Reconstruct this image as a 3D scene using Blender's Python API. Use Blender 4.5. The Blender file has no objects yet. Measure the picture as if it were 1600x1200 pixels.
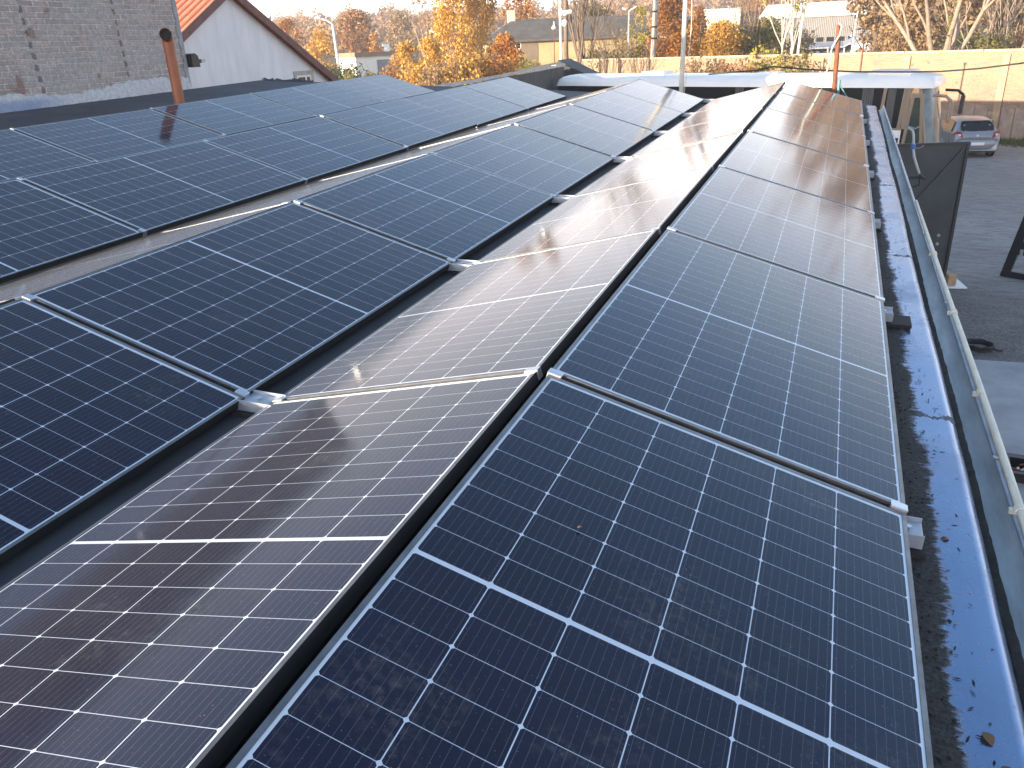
import bpy, math, random
import numpy as np
from mathutils import Matrix, Vector
SC = bpy.context.scene
COL = SC.collection
PI = math.pi
R_ = math.radians
# ------------------------------------------------------------------ camera
CP = Vector((0.70842, -2.0275, 4.9))
RW = ((0.93114525, 0.36246208, -0.03987208), (-0.10885478, 0.38065671, 0.91828705), (-0.34802181, 0.85071835, -0.39390241))
FPX = 1230.65
cd = bpy.data.cameras.new('camera')
cam = bpy.data.objects.new('camera', cd)
COL.objects.link(cam)
r, u, f = (Vector(a) for a in RW)
cam.matrix_world = Matrix(((r.x, u.x, -f.x, CP.x), (r.y, u.y, -f.y, CP.y), (r.z, u.z, -f.z, CP.z), (0, 0, 0, 1)))
cd.sensor_width = 36
cd.lens = FPX / 1600 * 36
cd.clip_start = 0.05
cd.clip_end = 4000
SC.camera = cam
# ------------------------------------------------------------------ sky, sun, exposure
SUN_EL = R_(7.8)
TRAVEL = Vector((0.55, 0.835, 0)).normalized()          # the way the light travels over the ground
TO_SUN = Vector((-TRAVEL.x * math.cos(SUN_EL), -TRAVEL.y * math.cos(SUN_EL), math.sin(SUN_EL)))
w = bpy.data.worlds.new('World')
SC.world = w
w.use_nodes = True
wn = w.node_tree
bg = wn.nodes['Background']
sky = wn.nodes.new('ShaderNodeTexSky')
sky.sky_type = 'NISHITA'
sky.sun_disc = False
sky.sun_elevation = SUN_EL
sky.sun_rotation = math.atan2(TO_SUN.x, TO_SUN.y)
sky.air_density = 1.0
sky.dust_density = 0.5
sky.ozone_density = 3.0
wb = wn.nodes.new('ShaderNodeMix')                        # white balance of the photograph: set for open shade
wb.data_type = 'RGBA'; wb.blend_type = 'MULTIPLY'; wb.inputs[0].default_value = 1
wb.inputs[7].default_value = (1.25, 1.0, 0.855, 1)
# thin autumn haze: the sky loses its colour towards the horizon
tcw = wn.nodes.new('ShaderNodeTexCoord'); spw = wn.nodes.new('ShaderNodeSeparateXYZ'); wn.links.new(tcw.outputs['Generated'], spw.inputs[0])
mrw = wn.nodes.new('ShaderNodeMapRange'); wn.links.new(spw.outputs[2], mrw.inputs[0])
mrw.inputs[1].default_value = 0.10; mrw.inputs[2].default_value = 0.42; mrw.inputs[3].default_value = 0.85; mrw.inputs[4].default_value = 0.0
bw = wn.nodes.new('ShaderNodeRGBToBW'); wn.links.new(sky.outputs[0], bw.inputs[0])
tint = wn.nodes.new('ShaderNodeMix'); tint.data_type = 'RGBA'; tint.blend_type = 'MULTIPLY'; tint.inputs[0].default_value = 1
wn.links.new(bw.outputs[0], tint.inputs[6]); tint.inputs[7].default_value = (1.28, 1.41, 1.64, 1)
hz_ = wn.nodes.new('ShaderNodeMix'); hz_.data_type = 'RGBA'
wn.links.new(mrw.outputs[0], hz_.inputs[0]); wn.links.new(sky.outputs[0], hz_.inputs[6]); wn.links.new(tint.outputs[2], hz_.inputs[7])
wn.links.new(hz_.outputs[2], wb.inputs[6])
wn.links.new(wb.outputs[2], bg.inputs[0])
bg.inputs[1].default_value = 0.15
sd = bpy.data.lights.new('sun', 'SUN')
sd.energy = 3.9
sd.angle = R_(0.5)
sd.color = (1.0, 0.86, 0.66)
so = bpy.data.objects.new('sun', sd)
COL.objects.link(so)
so.rotation_euler = TO_SUN.to_track_quat('Z', 'Y').to_euler()
SC.view_settings.view_transform = 'Standard'
SC.view_settings.look = 'None'
SC.view_settings.gamma = 1
SC.view_settings.exposure = 2.1
SC.render.film_transparent = False
SC.cycles.max_bounces = 6
SC.cycles.use_denoising = True

rng = np.random.default_rng(7)
random.seed(7)

# ------------------------------------------------------------------ helpers: materials
def N(nt, typ, **kw):
    n = nt.nodes.new(typ)
    for k, v in kw.items():
        if k.startswith('i_'):
            n.inputs[k[2:].replace('_', ' ')].default_value = v
        else:
            setattr(n, k, v)
    return n

def M(nt, op, a, b=None, c=None):
    n = nt.nodes.new('ShaderNodeMath')
    n.operation = op
    for i, x in enumerate((a, b, c)):
        if x is None: continue
        if isinstance(x, (int, float)): n.inputs[i].default_value = x
        else: nt.links.new(x, n.inputs[i])
    return n.outputs[0]

def MIX(nt, fac, a, b, blend='MIX'):
    n = nt.nodes.new('ShaderNodeMix')
    n.data_type = 'RGBA'
    n.blend_type = blend
    for i, x in ((0, fac), (6, a), (7, b)):
        if isinstance(x, (int, float)): n.inputs[i].default_value = x
        elif isinstance(x, tuple): n.inputs[i].default_value = (*x, 1) if len(x) == 3 else x
        else: nt.links.new(x, n.inputs[i])
    return n.outputs[2]

def RAMP(nt, fac, lo, hi):
    n = nt.nodes.new('ShaderNodeMapRange')
    n.clamp = True
    nt.links.new(fac, n.inputs[0])
    n.inputs[1].default_value = lo
    n.inputs[2].default_value = hi
    return n.outputs[0]

def newmat(name):
    m = bpy.data.materials.new(name)
    m.use_nodes = True
    nt = m.node_tree
    return m, nt, nt.nodes['Principled BSDF']

def coords(nt, scale=(1, 1, 1), kind='Object'):
    tc = nt.nodes.new('ShaderNodeTexCoord')
    mp = nt.nodes.new('ShaderNodeMapping')
    mp.inputs['Scale'].default_value = scale
    nt.links.new(tc.outputs[kind], mp.inputs[0])
    return mp.outputs[0]

def noise(nt, vec, scale, detail=4, rough=0.6, dist=0):
    n = nt.nodes.new('ShaderNodeTexNoise')
    n.inputs['Scale'].default_value = scale
    n.inputs['Detail'].default_value = detail
    n.inputs['Roughness'].default_value = rough
    n.inputs['Distortion'].default_value = dist
    nt.links.new(vec, n.inputs['Vector'])
    return n.outputs[0]

def bump(nt, bsdf, h, strength, dist=0.02):
    b = nt.nodes.new('ShaderNodeBump')
    b.inputs['Strength'].default_value = strength
    b.inputs['Distance'].default_value = dist
    nt.links.new(h, b.inputs['Height'])
    nt.links.new(b.outputs[0], bsdf.inputs['Normal'])

def mat(name, col, rough=0.6, metal=0.0, var=0.25, scale=4.0, bmp=0.0, col2=None, spec=0.5, stretch=(1, 1, 1), bscale=None, thr=(0.3, 0.7)):
    m, nt, b = newmat(name)
    v = coords(nt, stretch)
    n1 = noise(nt, v, scale, 6, 0.65)
    c2 = col2 or tuple(c * (1 - var) for c in col)
    c1 = col if col2 else tuple(min(1, c * (1 + var * 0.6)) for c in col)
    nt.links.new(MIX(nt, RAMP(nt, n1, *thr), c1, c2), b.inputs['Base Color'])
    b.inputs['Roughness'].default_value = rough
    b.inputs['Metallic'].default_value = metal
    b.inputs['Specular IOR Level'].default_value = spec
    if bmp:
        bump(nt, b, noise(nt, v, bscale or scale * 6, 5, 0.7), bmp)
    return m

def leafmat(name, cols, trans=0.35, patch=0.6):
    """leaves: a colour of its own for every leaf, larger patches of hue through the crown, some light coming through"""
    m, nt, b = newmat(name)
    geo = nt.nodes.new('ShaderNodeNewGeometry')
    cr = nt.nodes.new('ShaderNodeValToRGB')
    cr.color_ramp.elements[0].color = (*cols[0], 1)
    cr.color_ramp.elements[1].color = (*cols[-1], 1)
    for i, c in enumerate(cols[1:-1]):
        e = cr.color_ramp.elements.new((i + 1) / (len(cols) - 1))
        e.color = (*c, 1)
    n1 = noise(nt, coords(nt, kind='Object'), patch, 2, 0.5)
    s = M(nt, 'ADD', M(nt, 'MULTIPLY', geo.outputs['Random Per Island'], 0.6), M(nt, 'MULTIPLY', RAMP(nt, n1, 0.3, 0.7), 0.4))
    nt.links.new(s, cr.inputs[0])
    nt.links.new(cr.outputs[0], b.inputs['Base Color'])
    b.inputs['Roughness'].default_value = 0.7
    b.inputs['Specular IOR Level'].default_value = 0.2
    tr = nt.nodes.new('ShaderNodeBsdfTranslucent')
    nt.links.new(cr.outputs[0], tr.inputs[0])
    mx = nt.nodes.new('ShaderNodeMixShader')
    mx.inputs[0].default_value = trans
    nt.links.new(b.outputs[0], mx.inputs[1])
    nt.links.new(tr.outputs[0], mx.inputs[2])
    nt.links.new(mx.outputs[0], nt.nodes['Material Output'].inputs[0])
    return m

# ------------------------------------------------------------------ helpers: meshes and objects
class MB:
    def __init__(s):
        s.v, s.f, s.m = [], [], []
    def add(s, verts, faces, mi=0):
        o = len(s.v)
        s.v += [tuple(p) for p in verts]
        s.f += [tuple(i + o for i in q) for q in faces]
        s.m += [mi] * len(faces)
    def box(s, x0, x1, y0, y1, z0, z1, mi=0, mtx=None):
        vs = [Vector((x, y, z)) for z in (z0, z1) for x, y in ((x0, y0), (x1, y0), (x1, y1), (x0, y1))]
        if mtx is not None: vs = [mtx @ p for p in vs]
        s.add(vs, [(3, 2, 1, 0), (4, 5, 6, 7), (0, 1, 5, 4), (1, 2, 6, 5), (2, 3, 7, 6), (3, 0, 4, 7)], mi)
    def bev(s, x0, x1, y0, y1, z0, z1, b, mi=0, mtx=None):
        """box with chamfered edges"""
        vs, idx = [], {}
        for sx in (0, 1):
            for sy in (0, 1):
                for sz in (0, 1):
                    c = ((x0, x1)[sx], (y0, y1)[sy], (z0, z1)[sz])
                    d = [b * (1 - 2 * k) for k in (sx, sy, sz)]
                    for ax in range(3):
                        p = [c[i] + (0 if i == ax else d[i]) for i in range(3)]
                        idx[(sx, sy, sz, ax)] = len(vs)
                        vs.append(Vector(p))
        fs = []
        for ax in range(3):
            o = [i for i in range(3) if i != ax]
            for sd_ in (0, 1):
                q = []
                for a, c in ((0, 0), (1, 0), (1, 1), (0, 1)):
                    k = [0, 0, 0]; k[ax] = sd_; k[o[0]] = a; k[o[1]] = c
                    q.append(idx[(*k, ax)])
                if (sd_ == 0) != (ax == 1): q = q[::-1]
                fs.append(q)
        for ax in range(3):
            o = [i for i in range(3) if i != ax]
            for a in (0, 1):
                for c in (0, 1):
                    def k(t):
                        q = [0, 0, 0]; q[ax] = t; q[o[0]] = a; q[o[1]] = c
                        return tuple(q)
                    fs.append((idx[(*k(0), o[0])], idx[(*k(1), o[0])], idx[(*k(1), o[1])], idx[(*k(0), o[1])]))
        for sx in (0, 1):
            for sy in (0, 1):
                for sz in (0, 1):
                    fs.append((idx[(sx, sy, sz, 0)], idx[(sx, sy, sz, 1)], idx[(sx, sy, sz, 2)]))
        if mtx is not None: vs = [mtx @ p for p in vs]
        s.add(vs, fs, mi)
    def tube(s, pts, rad, n=8, mi=0, cap=True):
        pts = [Vector(p) for p in pts]
        rs = rad if isinstance(rad, (list, tuple)) else [rad] * len(pts)
        rings = []
        side = None
        for i, p in enumerate(pts):
            a = pts[max(i - 1, 0)]; b = pts[min(i + 1, len(pts) - 1)]
            d = (b - a)
            d = d.normalized() if d.length > 1e-9 else Vector((0, 0, 1))
            if side is None:
                side = d.orthogonal().normalized()
            else:
                side = (side - d * side.dot(d))
                side = side.normalized() if side.length > 1e-6 else d.orthogonal().normalized()
            t = d.cross(side)
            rings.append([p + (side * math.cos(2 * PI * k / n) + t * math.sin(2 * PI * k / n)) * rs[i] for k in range(n)])
        vs = [q for rg in rings for q in rg]
        fs = [(i * n + k, i * n + (k + 1) % n, (i + 1) * n + (k + 1) % n, (i + 1) * n + k) for i in range(len(pts) - 1) for k in range(n)]
        if cap:
            fs.append(tuple(range(n))[::-1])
            fs.append(tuple((len(pts) - 1) * n + k for k in range(n)))
        s.add(vs, fs, mi)
    def prism(s, poly, a, b, mi=0):
        """polygon given as 3-D points a-side and b-side (same count)"""
        n = len(a)
        s.add(list(a) + list(b), [tuple(range(n))[::-1], tuple(range(n, 2 * n))] + [(i, (i + 1) % n, n + (i + 1) % n, n + i) for i in range(n)], mi)
    def quad(s, a, b, c, d, mi=0):
        s.add([a, b, c, d], [(0, 1, 2, 3)], mi)
    def loft(s, sections, mi=0, cap=True, closed=True):
        n = len(sections[0])
        vs = [p for sec in sections for p in sec]
        rngk = range(n) if closed else range(n - 1)
        fs = [(i * n + k, i * n + (k + 1) % n, (i + 1) * n + (k + 1) % n, (i + 1) * n + k) for i in range(len(sections) - 1) for k in rngk]
        if cap:
            fs.append(tuple(range(n))[::-1])
            fs.append(tuple((len(sections) - 1) * n + k for k in range(n)))
        s.add(vs, fs, mi)
    def build(s, name, mats, parent=None, smooth=False, mtx=None, **props):
        me = bpy.data.meshes.new(name)
        me.from_pydata(s.v, [], s.f)
        for m in (mats if isinstance(mats, (list, tuple)) else [mats]): me.materials.append(m)
        me.polygons.foreach_set('material_index', s.m)
        if smooth: me.polygons.foreach_set('use_smooth', [True] * len(s.f))
        me.update()
        o = bpy.data.objects.new(name, me)
        COL.objects.link(o)
        if parent is not None: o.parent = parent
        if mtx is not None: o.matrix_local = mtx
        for k, v in props.items(): o[k] = v
        return o

def autosmooth(o, deg=40):
    me = o.data
    me.polygons.foreach_set('use_smooth', [True] * len(me.polygons))
    me.set_sharp_from_angle(angle=R_(deg))

def thing(name, label, cat, loc=(0, 0, 0), rz=0, group=None, mtx=None):
    o = bpy.data.objects.new(name, None)
    COL.objects.link(o)
    o.empty_display_size = 0.2
    if mtx is not None: o.matrix_world = mtx
    else:
        o.location = loc
        o.rotation_euler = (0, 0, rz)
    o['label'] = label
    o['category'] = cat
    if group: o['group'] = group
    return o

def tag(o, label, cat, group=None):
    o['label'] = label
    o['category'] = cat
    if group: o['group'] = group
    return o

def horizon(px):
    c = (RW[0][2], RW[1][2], RW[2][2])
    return 600 + (c[0] * (px - 800) + c[2] * FPX) / c[1]
def spot(px, D):
    """ground point D metres away in the direction of picture column px (at the horizon)"""
    a, b = px - 800, -(horizon(px) - 600)
    d = Vector((RW[0][i] * a + RW[1][i] * b + RW[2][i] * FPX for i in range(3)))
    d.z = 0
    d.normalize()
    return Vector((CP.x + d.x * D, CP.y + d.y * D, 0))
def hgt(px, py, D):
    """height of what stands D metres away and reaches picture row py"""
    a, b = px - 800, -(py - 600)
    d = Vector((RW[0][i] * a + RW[1][i] * b + RW[2][i] * FPX for i in range(3)))
    return CP.z + d.z / math.hypot(d.x, d.y) * D

# the roof leans a little: rows run along its own y axis
G = Matrix(((0.9997582, 0.0002858, 0.0219873, 0), (0.0002858, 0.9996623, -0.0259849, 0), (-0.0219873, 0.0259849, 0.9994205, 4.0150571), (0, 0, 0, 1)))
def roofz(x): return -0.355 - 0.0279 * x

# ------------------------------------------------------------------ materials
def mat_glass():
    m, nt, b = newmat('cell_glass')
    tc = nt.nodes.new('ShaderNodeTexCoord')
    sp = nt.nodes.new('ShaderNodeSeparateXYZ')
    nt.links.new(tc.outputs['Object'], sp.inputs[0])
    PX, PY = 0.1666, 0.0849
    c = M(nt, 'DIVIDE', M(nt, 'SUBTRACT', sp.outputs[0], 0.5 * (1.034 - 6 * PX)), PX)
    y1 = M(nt, 'SUBTRACT', M(nt, 'ABSOLUTE', M(nt, 'SUBTRACT', sp.outputs[1], 0.8775)), 0.0054)
    rr = M(nt, 'DIVIDE', y1, PY)
    def edge(q, pitch):
        return M(nt, 'MULTIPLY', M(nt, 'SUBTRACT', 0.5, M(nt, 'ABSOLUTE', M(nt, 'SUBTRACT', M(nt, 'FRACT', q), 0.5))), pitch)
    dc, dr = edge(c, PX), edge(rr, PY)
    w1 = M(nt, 'LESS_THAN', dc, 0.00115)
    w2 = M(nt, 'LESS_THAN', dr, 0.00062)
    w3 = M(nt, 'LESS_THAN', M(nt, 'ADD', dc, dr), 0.0064)
    out = M(nt, 'MAXIMUM', M(nt, 'LESS_THAN', rr, 0.0), M(nt, 'GREATER_THAN', rr, 10.0))
    out2 = M(nt, 'MAXIMUM', M(nt, 'LESS_THAN', c, 0.0), M(nt, 'GREATER_THAN', c, 6.0))
    white = M(nt, 'MAXIMUM', M(nt, 'MAXIMUM', w1, w2), M(nt, 'MAXIMUM', w3, M(nt, 'MAXIMUM', out, out2)))
    bb = M(nt, 'LESS_THAN', edge(M(nt, 'ADD', M(nt, 'MULTIPLY', c, 9.0), 0.5), PX / 9), 0.00042)
    # every panel draws its own dirt and its own tone of cell
    oi = nt.nodes.new('ShaderNodeObjectInfo')
    va = nt.nodes.new('ShaderNodeVectorMath'); va.operation = 'ADD'
    nt.links.new(tc.outputs['Object'], va.inputs[0])
    cb = nt.nodes.new('ShaderNodeCombineXYZ')
    off = M(nt, 'MULTIPLY', oi.outputs['Random'], 57.0)
    for i in range(3): nt.links.new(off, cb.inputs[i])
    nt.links.new(cb.outputs[0], va.inputs[1])
    V = va.outputs[0]
    wn_ = nt.nodes.new('ShaderNodeTexWhiteNoise'); wn_.noise_dimensions = '3D'
    cv = nt.nodes.new('ShaderNodeCombineXYZ')
    nt.links.new(M(nt, 'FLOOR', c), cv.inputs[0]); nt.links.new(M(nt, 'FLOOR', rr), cv.inputs[1]); nt.links.new(off, cv.inputs[2])
    nt.links.new(cv.outputs[0], wn_.inputs[0])
    cell = MIX(nt, wn_.outputs[0], (0.0038, 0.0043, 0.020), (0.0054, 0.0060, 0.026))
    cell = MIX(nt, M(nt, 'MULTIPLY', bb, 0.26), cell, (0.32, 0.34, 0.38))
    col = MIX(nt, white, cell, (0.62, 0.66, 0.72))
    big = RAMP(nt, noise(nt, V, 2.6, 7, 0.72), 0.54, 0.80)
    fine = RAMP(nt, noise(nt, V, 55, 3, 0.7), 0.45, 0.75)
    spk = RAMP(nt, noise(nt, V, 240, 1, 0.5), 0.735, 0.78)
    film = RAMP(nt, noise(nt, V, 0.9, 3, 0.5), 0.3, 0.75)
    dirt = M(nt, 'ADD', M(nt, 'MULTIPLY', M(nt, 'MULTIPLY', big, fine), 0.34), M(nt, 'MULTIPLY', film, 0.016))
    dirt = M(nt, 'MINIMUM', M(nt, 'ADD', M(nt, 'ADD', dirt, 0.003), M(nt, 'MULTIPLY', spk, 0.30)), 0.8)
    col = MIX(nt, dirt, col, (0.36, 0.30, 0.24))
    nt.links.new(col, b.inputs['Base Color'])
    nt.links.new(M(nt, 'ADD', 0.092, M(nt, 'ADD', M(nt, 'MULTIPLY', big, 0.10), M(nt, 'MULTIPLY', spk, 0.3))), b.inputs['Roughness'])
    b.inputs['IOR'].default_value = 1.5
    b.inputs['Specular IOR Level'].default_value = 0.41
    b.inputs['Sheen Weight'].default_value = 0.055
    b.inputs['Sheen Roughness'].default_value = 0.32
    b.inputs['Sheen Tint'].default_value = (0.90, 0.93, 1.0, 1)
    bump(nt, b, M(nt, 'ADD', noise(nt, V, 5.0, 2, 0.5), M(nt, 'MULTIPLY', wn_.outputs[0], 0.15)), 0.06, 0.006)
    return m

MT = {}
MT['glass'] = mat_glass()
MT['frame'] = mat('anodised_frame', (0.20, 0.20, 0.205), 0.40, 0.75, 0.35, 14, 0.05)
MT['frameside'] = mat('frame_side', (0.018, 0.018, 0.019), 0.55, 0, 0.3, 14)  # near-black look of the shaded long sides put into the colour
MT['clamp'] = mat('clamp_metal', (0.62, 0.63, 0.65), 0.35, 0.85, 0.15, 20)
MT['bracket'] = mat('bracket_aluminium', (0.46, 0.49, 0.53), 0.42, 0.35, 0.15, 12)
MT['rubber'] = mat('rubber', (0.02, 0.02, 0.021), 0.8, 0, 0.3, 30, 0.2)
MT['bitumen'] = mat('bitumen_roofing', (0.050, 0.055, 0.066), 0.75, 0, 0.45, 1.6, 0.35, bscale=160)
MT['galv'] = mat('galvanised_steel', (0.36, 0.41, 0.46), 0.42, 0.55, 0.25, 9, 0.04)
MT['galvdark'] = mat('gutter_steel', (0.44, 0.49, 0.51), 0.5, 0.25, 0.3, 6, 0.06, stretch=(4, 0.6, 1))
MT['conduit'] = mat('aged_white_plastic', (0.66, 0.61, 0.49), 0.45, 0, 0.22, 8, stretch=(6, 1, 6))
MT['debris'] = mat('gutter_litter', (0.035, 0.032, 0.028), 0.95, 0, 0.6, 60, 0.9, col2=(0.09, 0.085, 0.075), thr=(0.5, 0.75))
MT['rust'] = mat('rust', (0.23, 0.075, 0.035), 0.85, 0, 0.5, 12, 0.25, col2=(0.10, 0.035, 0.022))
MT['pipe'] = mat('brown_plastic_pipe', (0.34, 0.105, 0.045), 0.45, 0, 0.3, 7, stretch=(1, 1, 0.4))
MT['black'] = mat('black_paint', (0.012, 0.012, 0.013), 0.45, 0, 0.3, 12)
MT['dark'] = mat('dark_interior', (0.006, 0.006, 0.007), 0.7)
MT['white'] = mat('white_paint', (0.80, 0.79, 0.76), 0.42, 0, 0.08, 2.2)
MT['concrete'] = mat('concrete', (0.38, 0.375, 0.385), 0.85, 0, 0.28, 1.3, 0.25, bscale=60)
MT['wood'] = mat('wood', (0.42, 0.28, 0.16), 0.75, 0, 0.3, 5, 0.2, stretch=(1, 6, 1))
MT['window'] = mat('window_glass', (0.012, 0.014, 0.016), 0.06, 0, 0.3, 2)
MT['leafbrown'] = mat('dead_leaf', (0.16, 0.085, 0.035), 0.8, 0, 0.4, 30)
MT['bark'] = mat('bark', (0.15, 0.105, 0.075), 0.9, 0, 0.45, 6, 0.4, stretch=(2, 2, 0.5))
MT['paletrunk'] = mat('pale_bark', (0.27, 0.20, 0.145), 0.85, 0, 0.35, 5, 0.3, stretch=(1, 1, 1.5))
MT['birchbark'] = mat('birch_bark', (0.40, 0.36, 0.30), 0.8, 0, 0, 5, 0.2, col2=(0.08, 0.07, 0.06), stretch=(1, 1, 2.5), thr=(0.62, 0.70))
MT['twig'] = mat('twig', (0.22, 0.14, 0.085), 0.9, 0, 0.4, 3)

# flashing: galvanised sheet, the reflected sky blue put into its colour, dirt washed down over its upper edge with a ragged border
def mat_flash():
    m, nt, b = newmat('eave_flashing')
    tc = nt.nodes.new('ShaderNodeTexCoord')
    sp = nt.nodes.new('ShaderNodeSeparateXYZ')
    nt.links.new(tc.outputs['Object'], sp.inputs[0])
    v1 = coords(nt, (2.2, 1, 1)); v2 = coords(nt, (2.5, 9, 1))
    x = M(nt, 'ADD', sp.outputs[0], M(nt, 'MULTIPLY', M(nt, 'SUBTRACT', noise(nt, v1, 2.3, 6, 0.7), 0.5), -0.13))
    x = M(nt, 'ADD', x, M(nt, 'MULTIPLY', M(nt, 'SUBTRACT', noise(nt, v2, 6, 5, 0.75, 1.0), 0.5), -0.10))
    edge = M(nt, 'SUBTRACT', 1.0, RAMP(nt, x, 1.082, 1.096))
    nv = noise(nt, v1, 11, 6, 0.75)
    seam = M(nt, 'LESS_THAN', M(nt, 'ABSOLUTE', M(nt, 'SUBTRACT', M(nt, 'FRACT', M(nt, 'MULTIPLY', M(nt, 'ADD', sp.outputs[1], M(nt, 'MULTIPLY', noise(nt, v1, 7, 5, .7), 0.10)), 0.47)), 0.42)), M(nt, 'MULTIPLY', RAMP(nt, nv, 0.40, 0.75), 0.024))
    v3 = coords(nt, (1, 1, 1))
    fl = RAMP(nt, noise(nt, coords(nt, (1.0, 1.6, 1)), 42, 4, 0.7), 0.645, 0.70)
    patch = RAMP(nt, noise(nt, v3, 3.2, 5, 0.7), 0.50, 0.78)
    d = M(nt, 'MINIMUM', M(nt, 'ADD', M(nt, 'ADD', edge, M(nt, 'MULTIPLY', seam, 0.75)), M(nt, 'MULTIPLY', fl, M(nt, 'ADD', 0.35, patch))), 1.0)
    dirtc = MIX(nt, RAMP(nt, noise(nt, v3, 90, 4, 0.7), 0.4, 0.7), (0.022, 0.022, 0.022), (0.075, 0.072, 0.064))
    met = MIX(nt, patch, (0.175, 0.245, 0.375), (0.15, 0.205, 0.315))
    nt.links.new(MIX(nt, d, met, dirtc), b.inputs['Base Color'])
    nt.links.new(M(nt, 'ADD', M(nt, 'ADD', 0.25, M(nt, 'MULTIPLY', patch, 0.18)), M(nt, 'MULTIPLY', d, 0.6)), b.inputs['Roughness'])
    nt.links.new(M(nt, 'MULTIPLY', M(nt, 'SUBTRACT', 1.0, d), 0.85), b.inputs['Metallic'])
    bump(nt, b, M(nt, 'ADD', M(nt, 'MULTIPLY', d, 1.0), M(nt, 'ADD', M(nt, 'MULTIPLY', noise(nt, v3, 110, 4, 0.7), M(nt, 'MULTIPLY', d, 0.8)), M(nt, 'MULTIPLY', noise(nt, v3, 3.0, 2), 0.5))), 0.5, 0.006)
    return m
MT['flash'] = mat_flash()

def mat_brick(name, c1, c2, mortar, bump_s=0.6, axis='YZ', cover=None, coverlo=0.45, coverhi=0.6, scale=1.0, seams=(), bare=None):
    m, nt, b = newmat(name)
    tc = nt.nodes.new('ShaderNodeTexCoord')
    sp = nt.nodes.new('ShaderNodeSeparateXYZ')
    nt.links.new(tc.outputs['Object'], sp.inputs[0])
    cb = nt.nodes.new('ShaderNodeCombineXYZ')
    a, z = ('XYZ'.index(axis[0]), 'XYZ'.index(axis[1]))
    v3 = coords(nt, kind='Object')
    wob = M(nt, 'MULTIPLY', M(nt, 'SUBTRACT', noise(nt, v3, 5, 3), 0.5), 0.03)
    nt.links.new(sp.outputs[a], cb.inputs[0])
    nt.links.new(M(nt, 'ADD', sp.outputs[z], wob), cb.inputs[1])
    br = nt.nodes.new('ShaderNodeTexBrick')
    br.inputs['Scale'].default_value = 1 / scale
    br.inputs['Brick Width'].default_value = 0.26
    br.inputs['Row Height'].default_value = 0.077
    br.inputs['Mortar Size'].default_value = 0.009
    br.inputs['Mortar Smooth'].default_value = 0.4
    br.inputs['Color1'].default_value = (*c1, 1)
    br.inputs['Color2'].default_value = (*c2, 1)
    br.inputs['Mortar'].default_value = (*mortar, 1)
    nt.links.new(cb.outputs[0], br.inputs[0])
    n1 = noise(nt, v3, 1.1, 7, 0.7)
    n2 = noise(nt, v3, 22, 5, 0.7)
    col = MIX(nt, RAMP(nt, n2, 0.35, 0.7), br.outputs[0], (0.10, 0.095, 0.09), 'MIX')
    col = MIX(nt, 0.65, br.outputs[0], col)
    if cover:
        cf = RAMP(nt, M(nt, 'ADD', n1, M(nt, 'MULTIPLY', M(nt, 'SUBTRACT', n2, 0.5), 0.35)), coverlo, coverhi)
        if bare:
            zz_ = M(nt, 'ADD', sp.outputs[z], M(nt, 'MULTIPLY', M(nt, 'SUBTRACT', n1, 0.5), 1.6))
            cf = M(nt, 'MULTIPLY', cf, M(nt, 'ADD', 0.25, M(nt, 'MULTIPLY', RAMP(nt, zz_, *bare), 0.75)))
        cf = M(nt, 'MULTIPLY', cf, M(nt, 'SUBTRACT', 1.0, M(nt, 'MULTIPLY', br.outputs['Fac'], 0.35)))
        cc = MIX(nt, RAMP(nt, n2, 0.35, 0.65), cover, tuple(x * 0.62 for x in cover))
        col = MIX(nt, M(nt, 'MULTIPLY', cf, 0.62), col, cc)
    # whole bricks that stay darker or redder than the rest
    wn_ = nt.nodes.new('ShaderNodeTexNoise'); wn_.inputs['Scale'].default_value = 3.1; wn_.inputs['Detail'].default_value = 1
    nt.links.new(cb.outputs[0], wn_.inputs[0])
    col = MIX(nt, M(nt, 'MULTIPLY', RAMP(nt, wn_.outputs[0], 0.68, 0.72), 0.6), col, (0.24, 0.10, 0.06))
    for s0, z0, lean in seams:
        p = M(nt, 'ADD', M(nt, 'SUBTRACT', sp.outputs[a], s0), M(nt, 'MULTIPLY', M(nt, 'SUBTRACT', sp.outputs[z], z0), lean))
        p = M(nt, 'ADD', p, M(nt, 'MULTIPLY', M(nt, 'SUBTRACT', n2, 0.5), 0.09))
        near = M(nt, 'LESS_THAN', M(nt, 'ABSOLUTE', p), M(nt, 'MULTIPLY', M(nt, 'SUBTRACT', n1, 0.28), 0.10))
        gate_ = M(nt, 'GREATER_THAN', M(nt, 'FRACT', M(nt, 'MULTIPLY', M(nt, 'ADD', sp.outputs[z], wob), 1 / 0.154)), 0.42)
        col = MIX(nt, M(nt, 'MULTIPLY', M(nt, 'MULTIPLY', near, gate_), 0.62), col, (0.03, 0.028, 0.026))
    nt.links.new(col, b.inputs['Base Color'])
    b.inputs['Roughness'].default_value = 0.92
    bump(nt, b, M(nt, 'ADD', M(nt, 'MULTIPLY', br.outputs['Fac'], -0.8), M(nt, 'MULTIPLY', n2, 0.8)), bump_s, 0.02)
    return m
MT['brick'] = mat_brick('weathered_brick', (0.56, 0.42, 0.345), (0.34, 0.265, 0.23), (0.80, 0.77, 0.72), 1.0, 'YZ', (0.56, 0.53, 0.50), 0.32, 0.62,
                        seams=((6.95, 5.0, 0.03), (8.6, 5.0, 0.02)))

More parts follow.
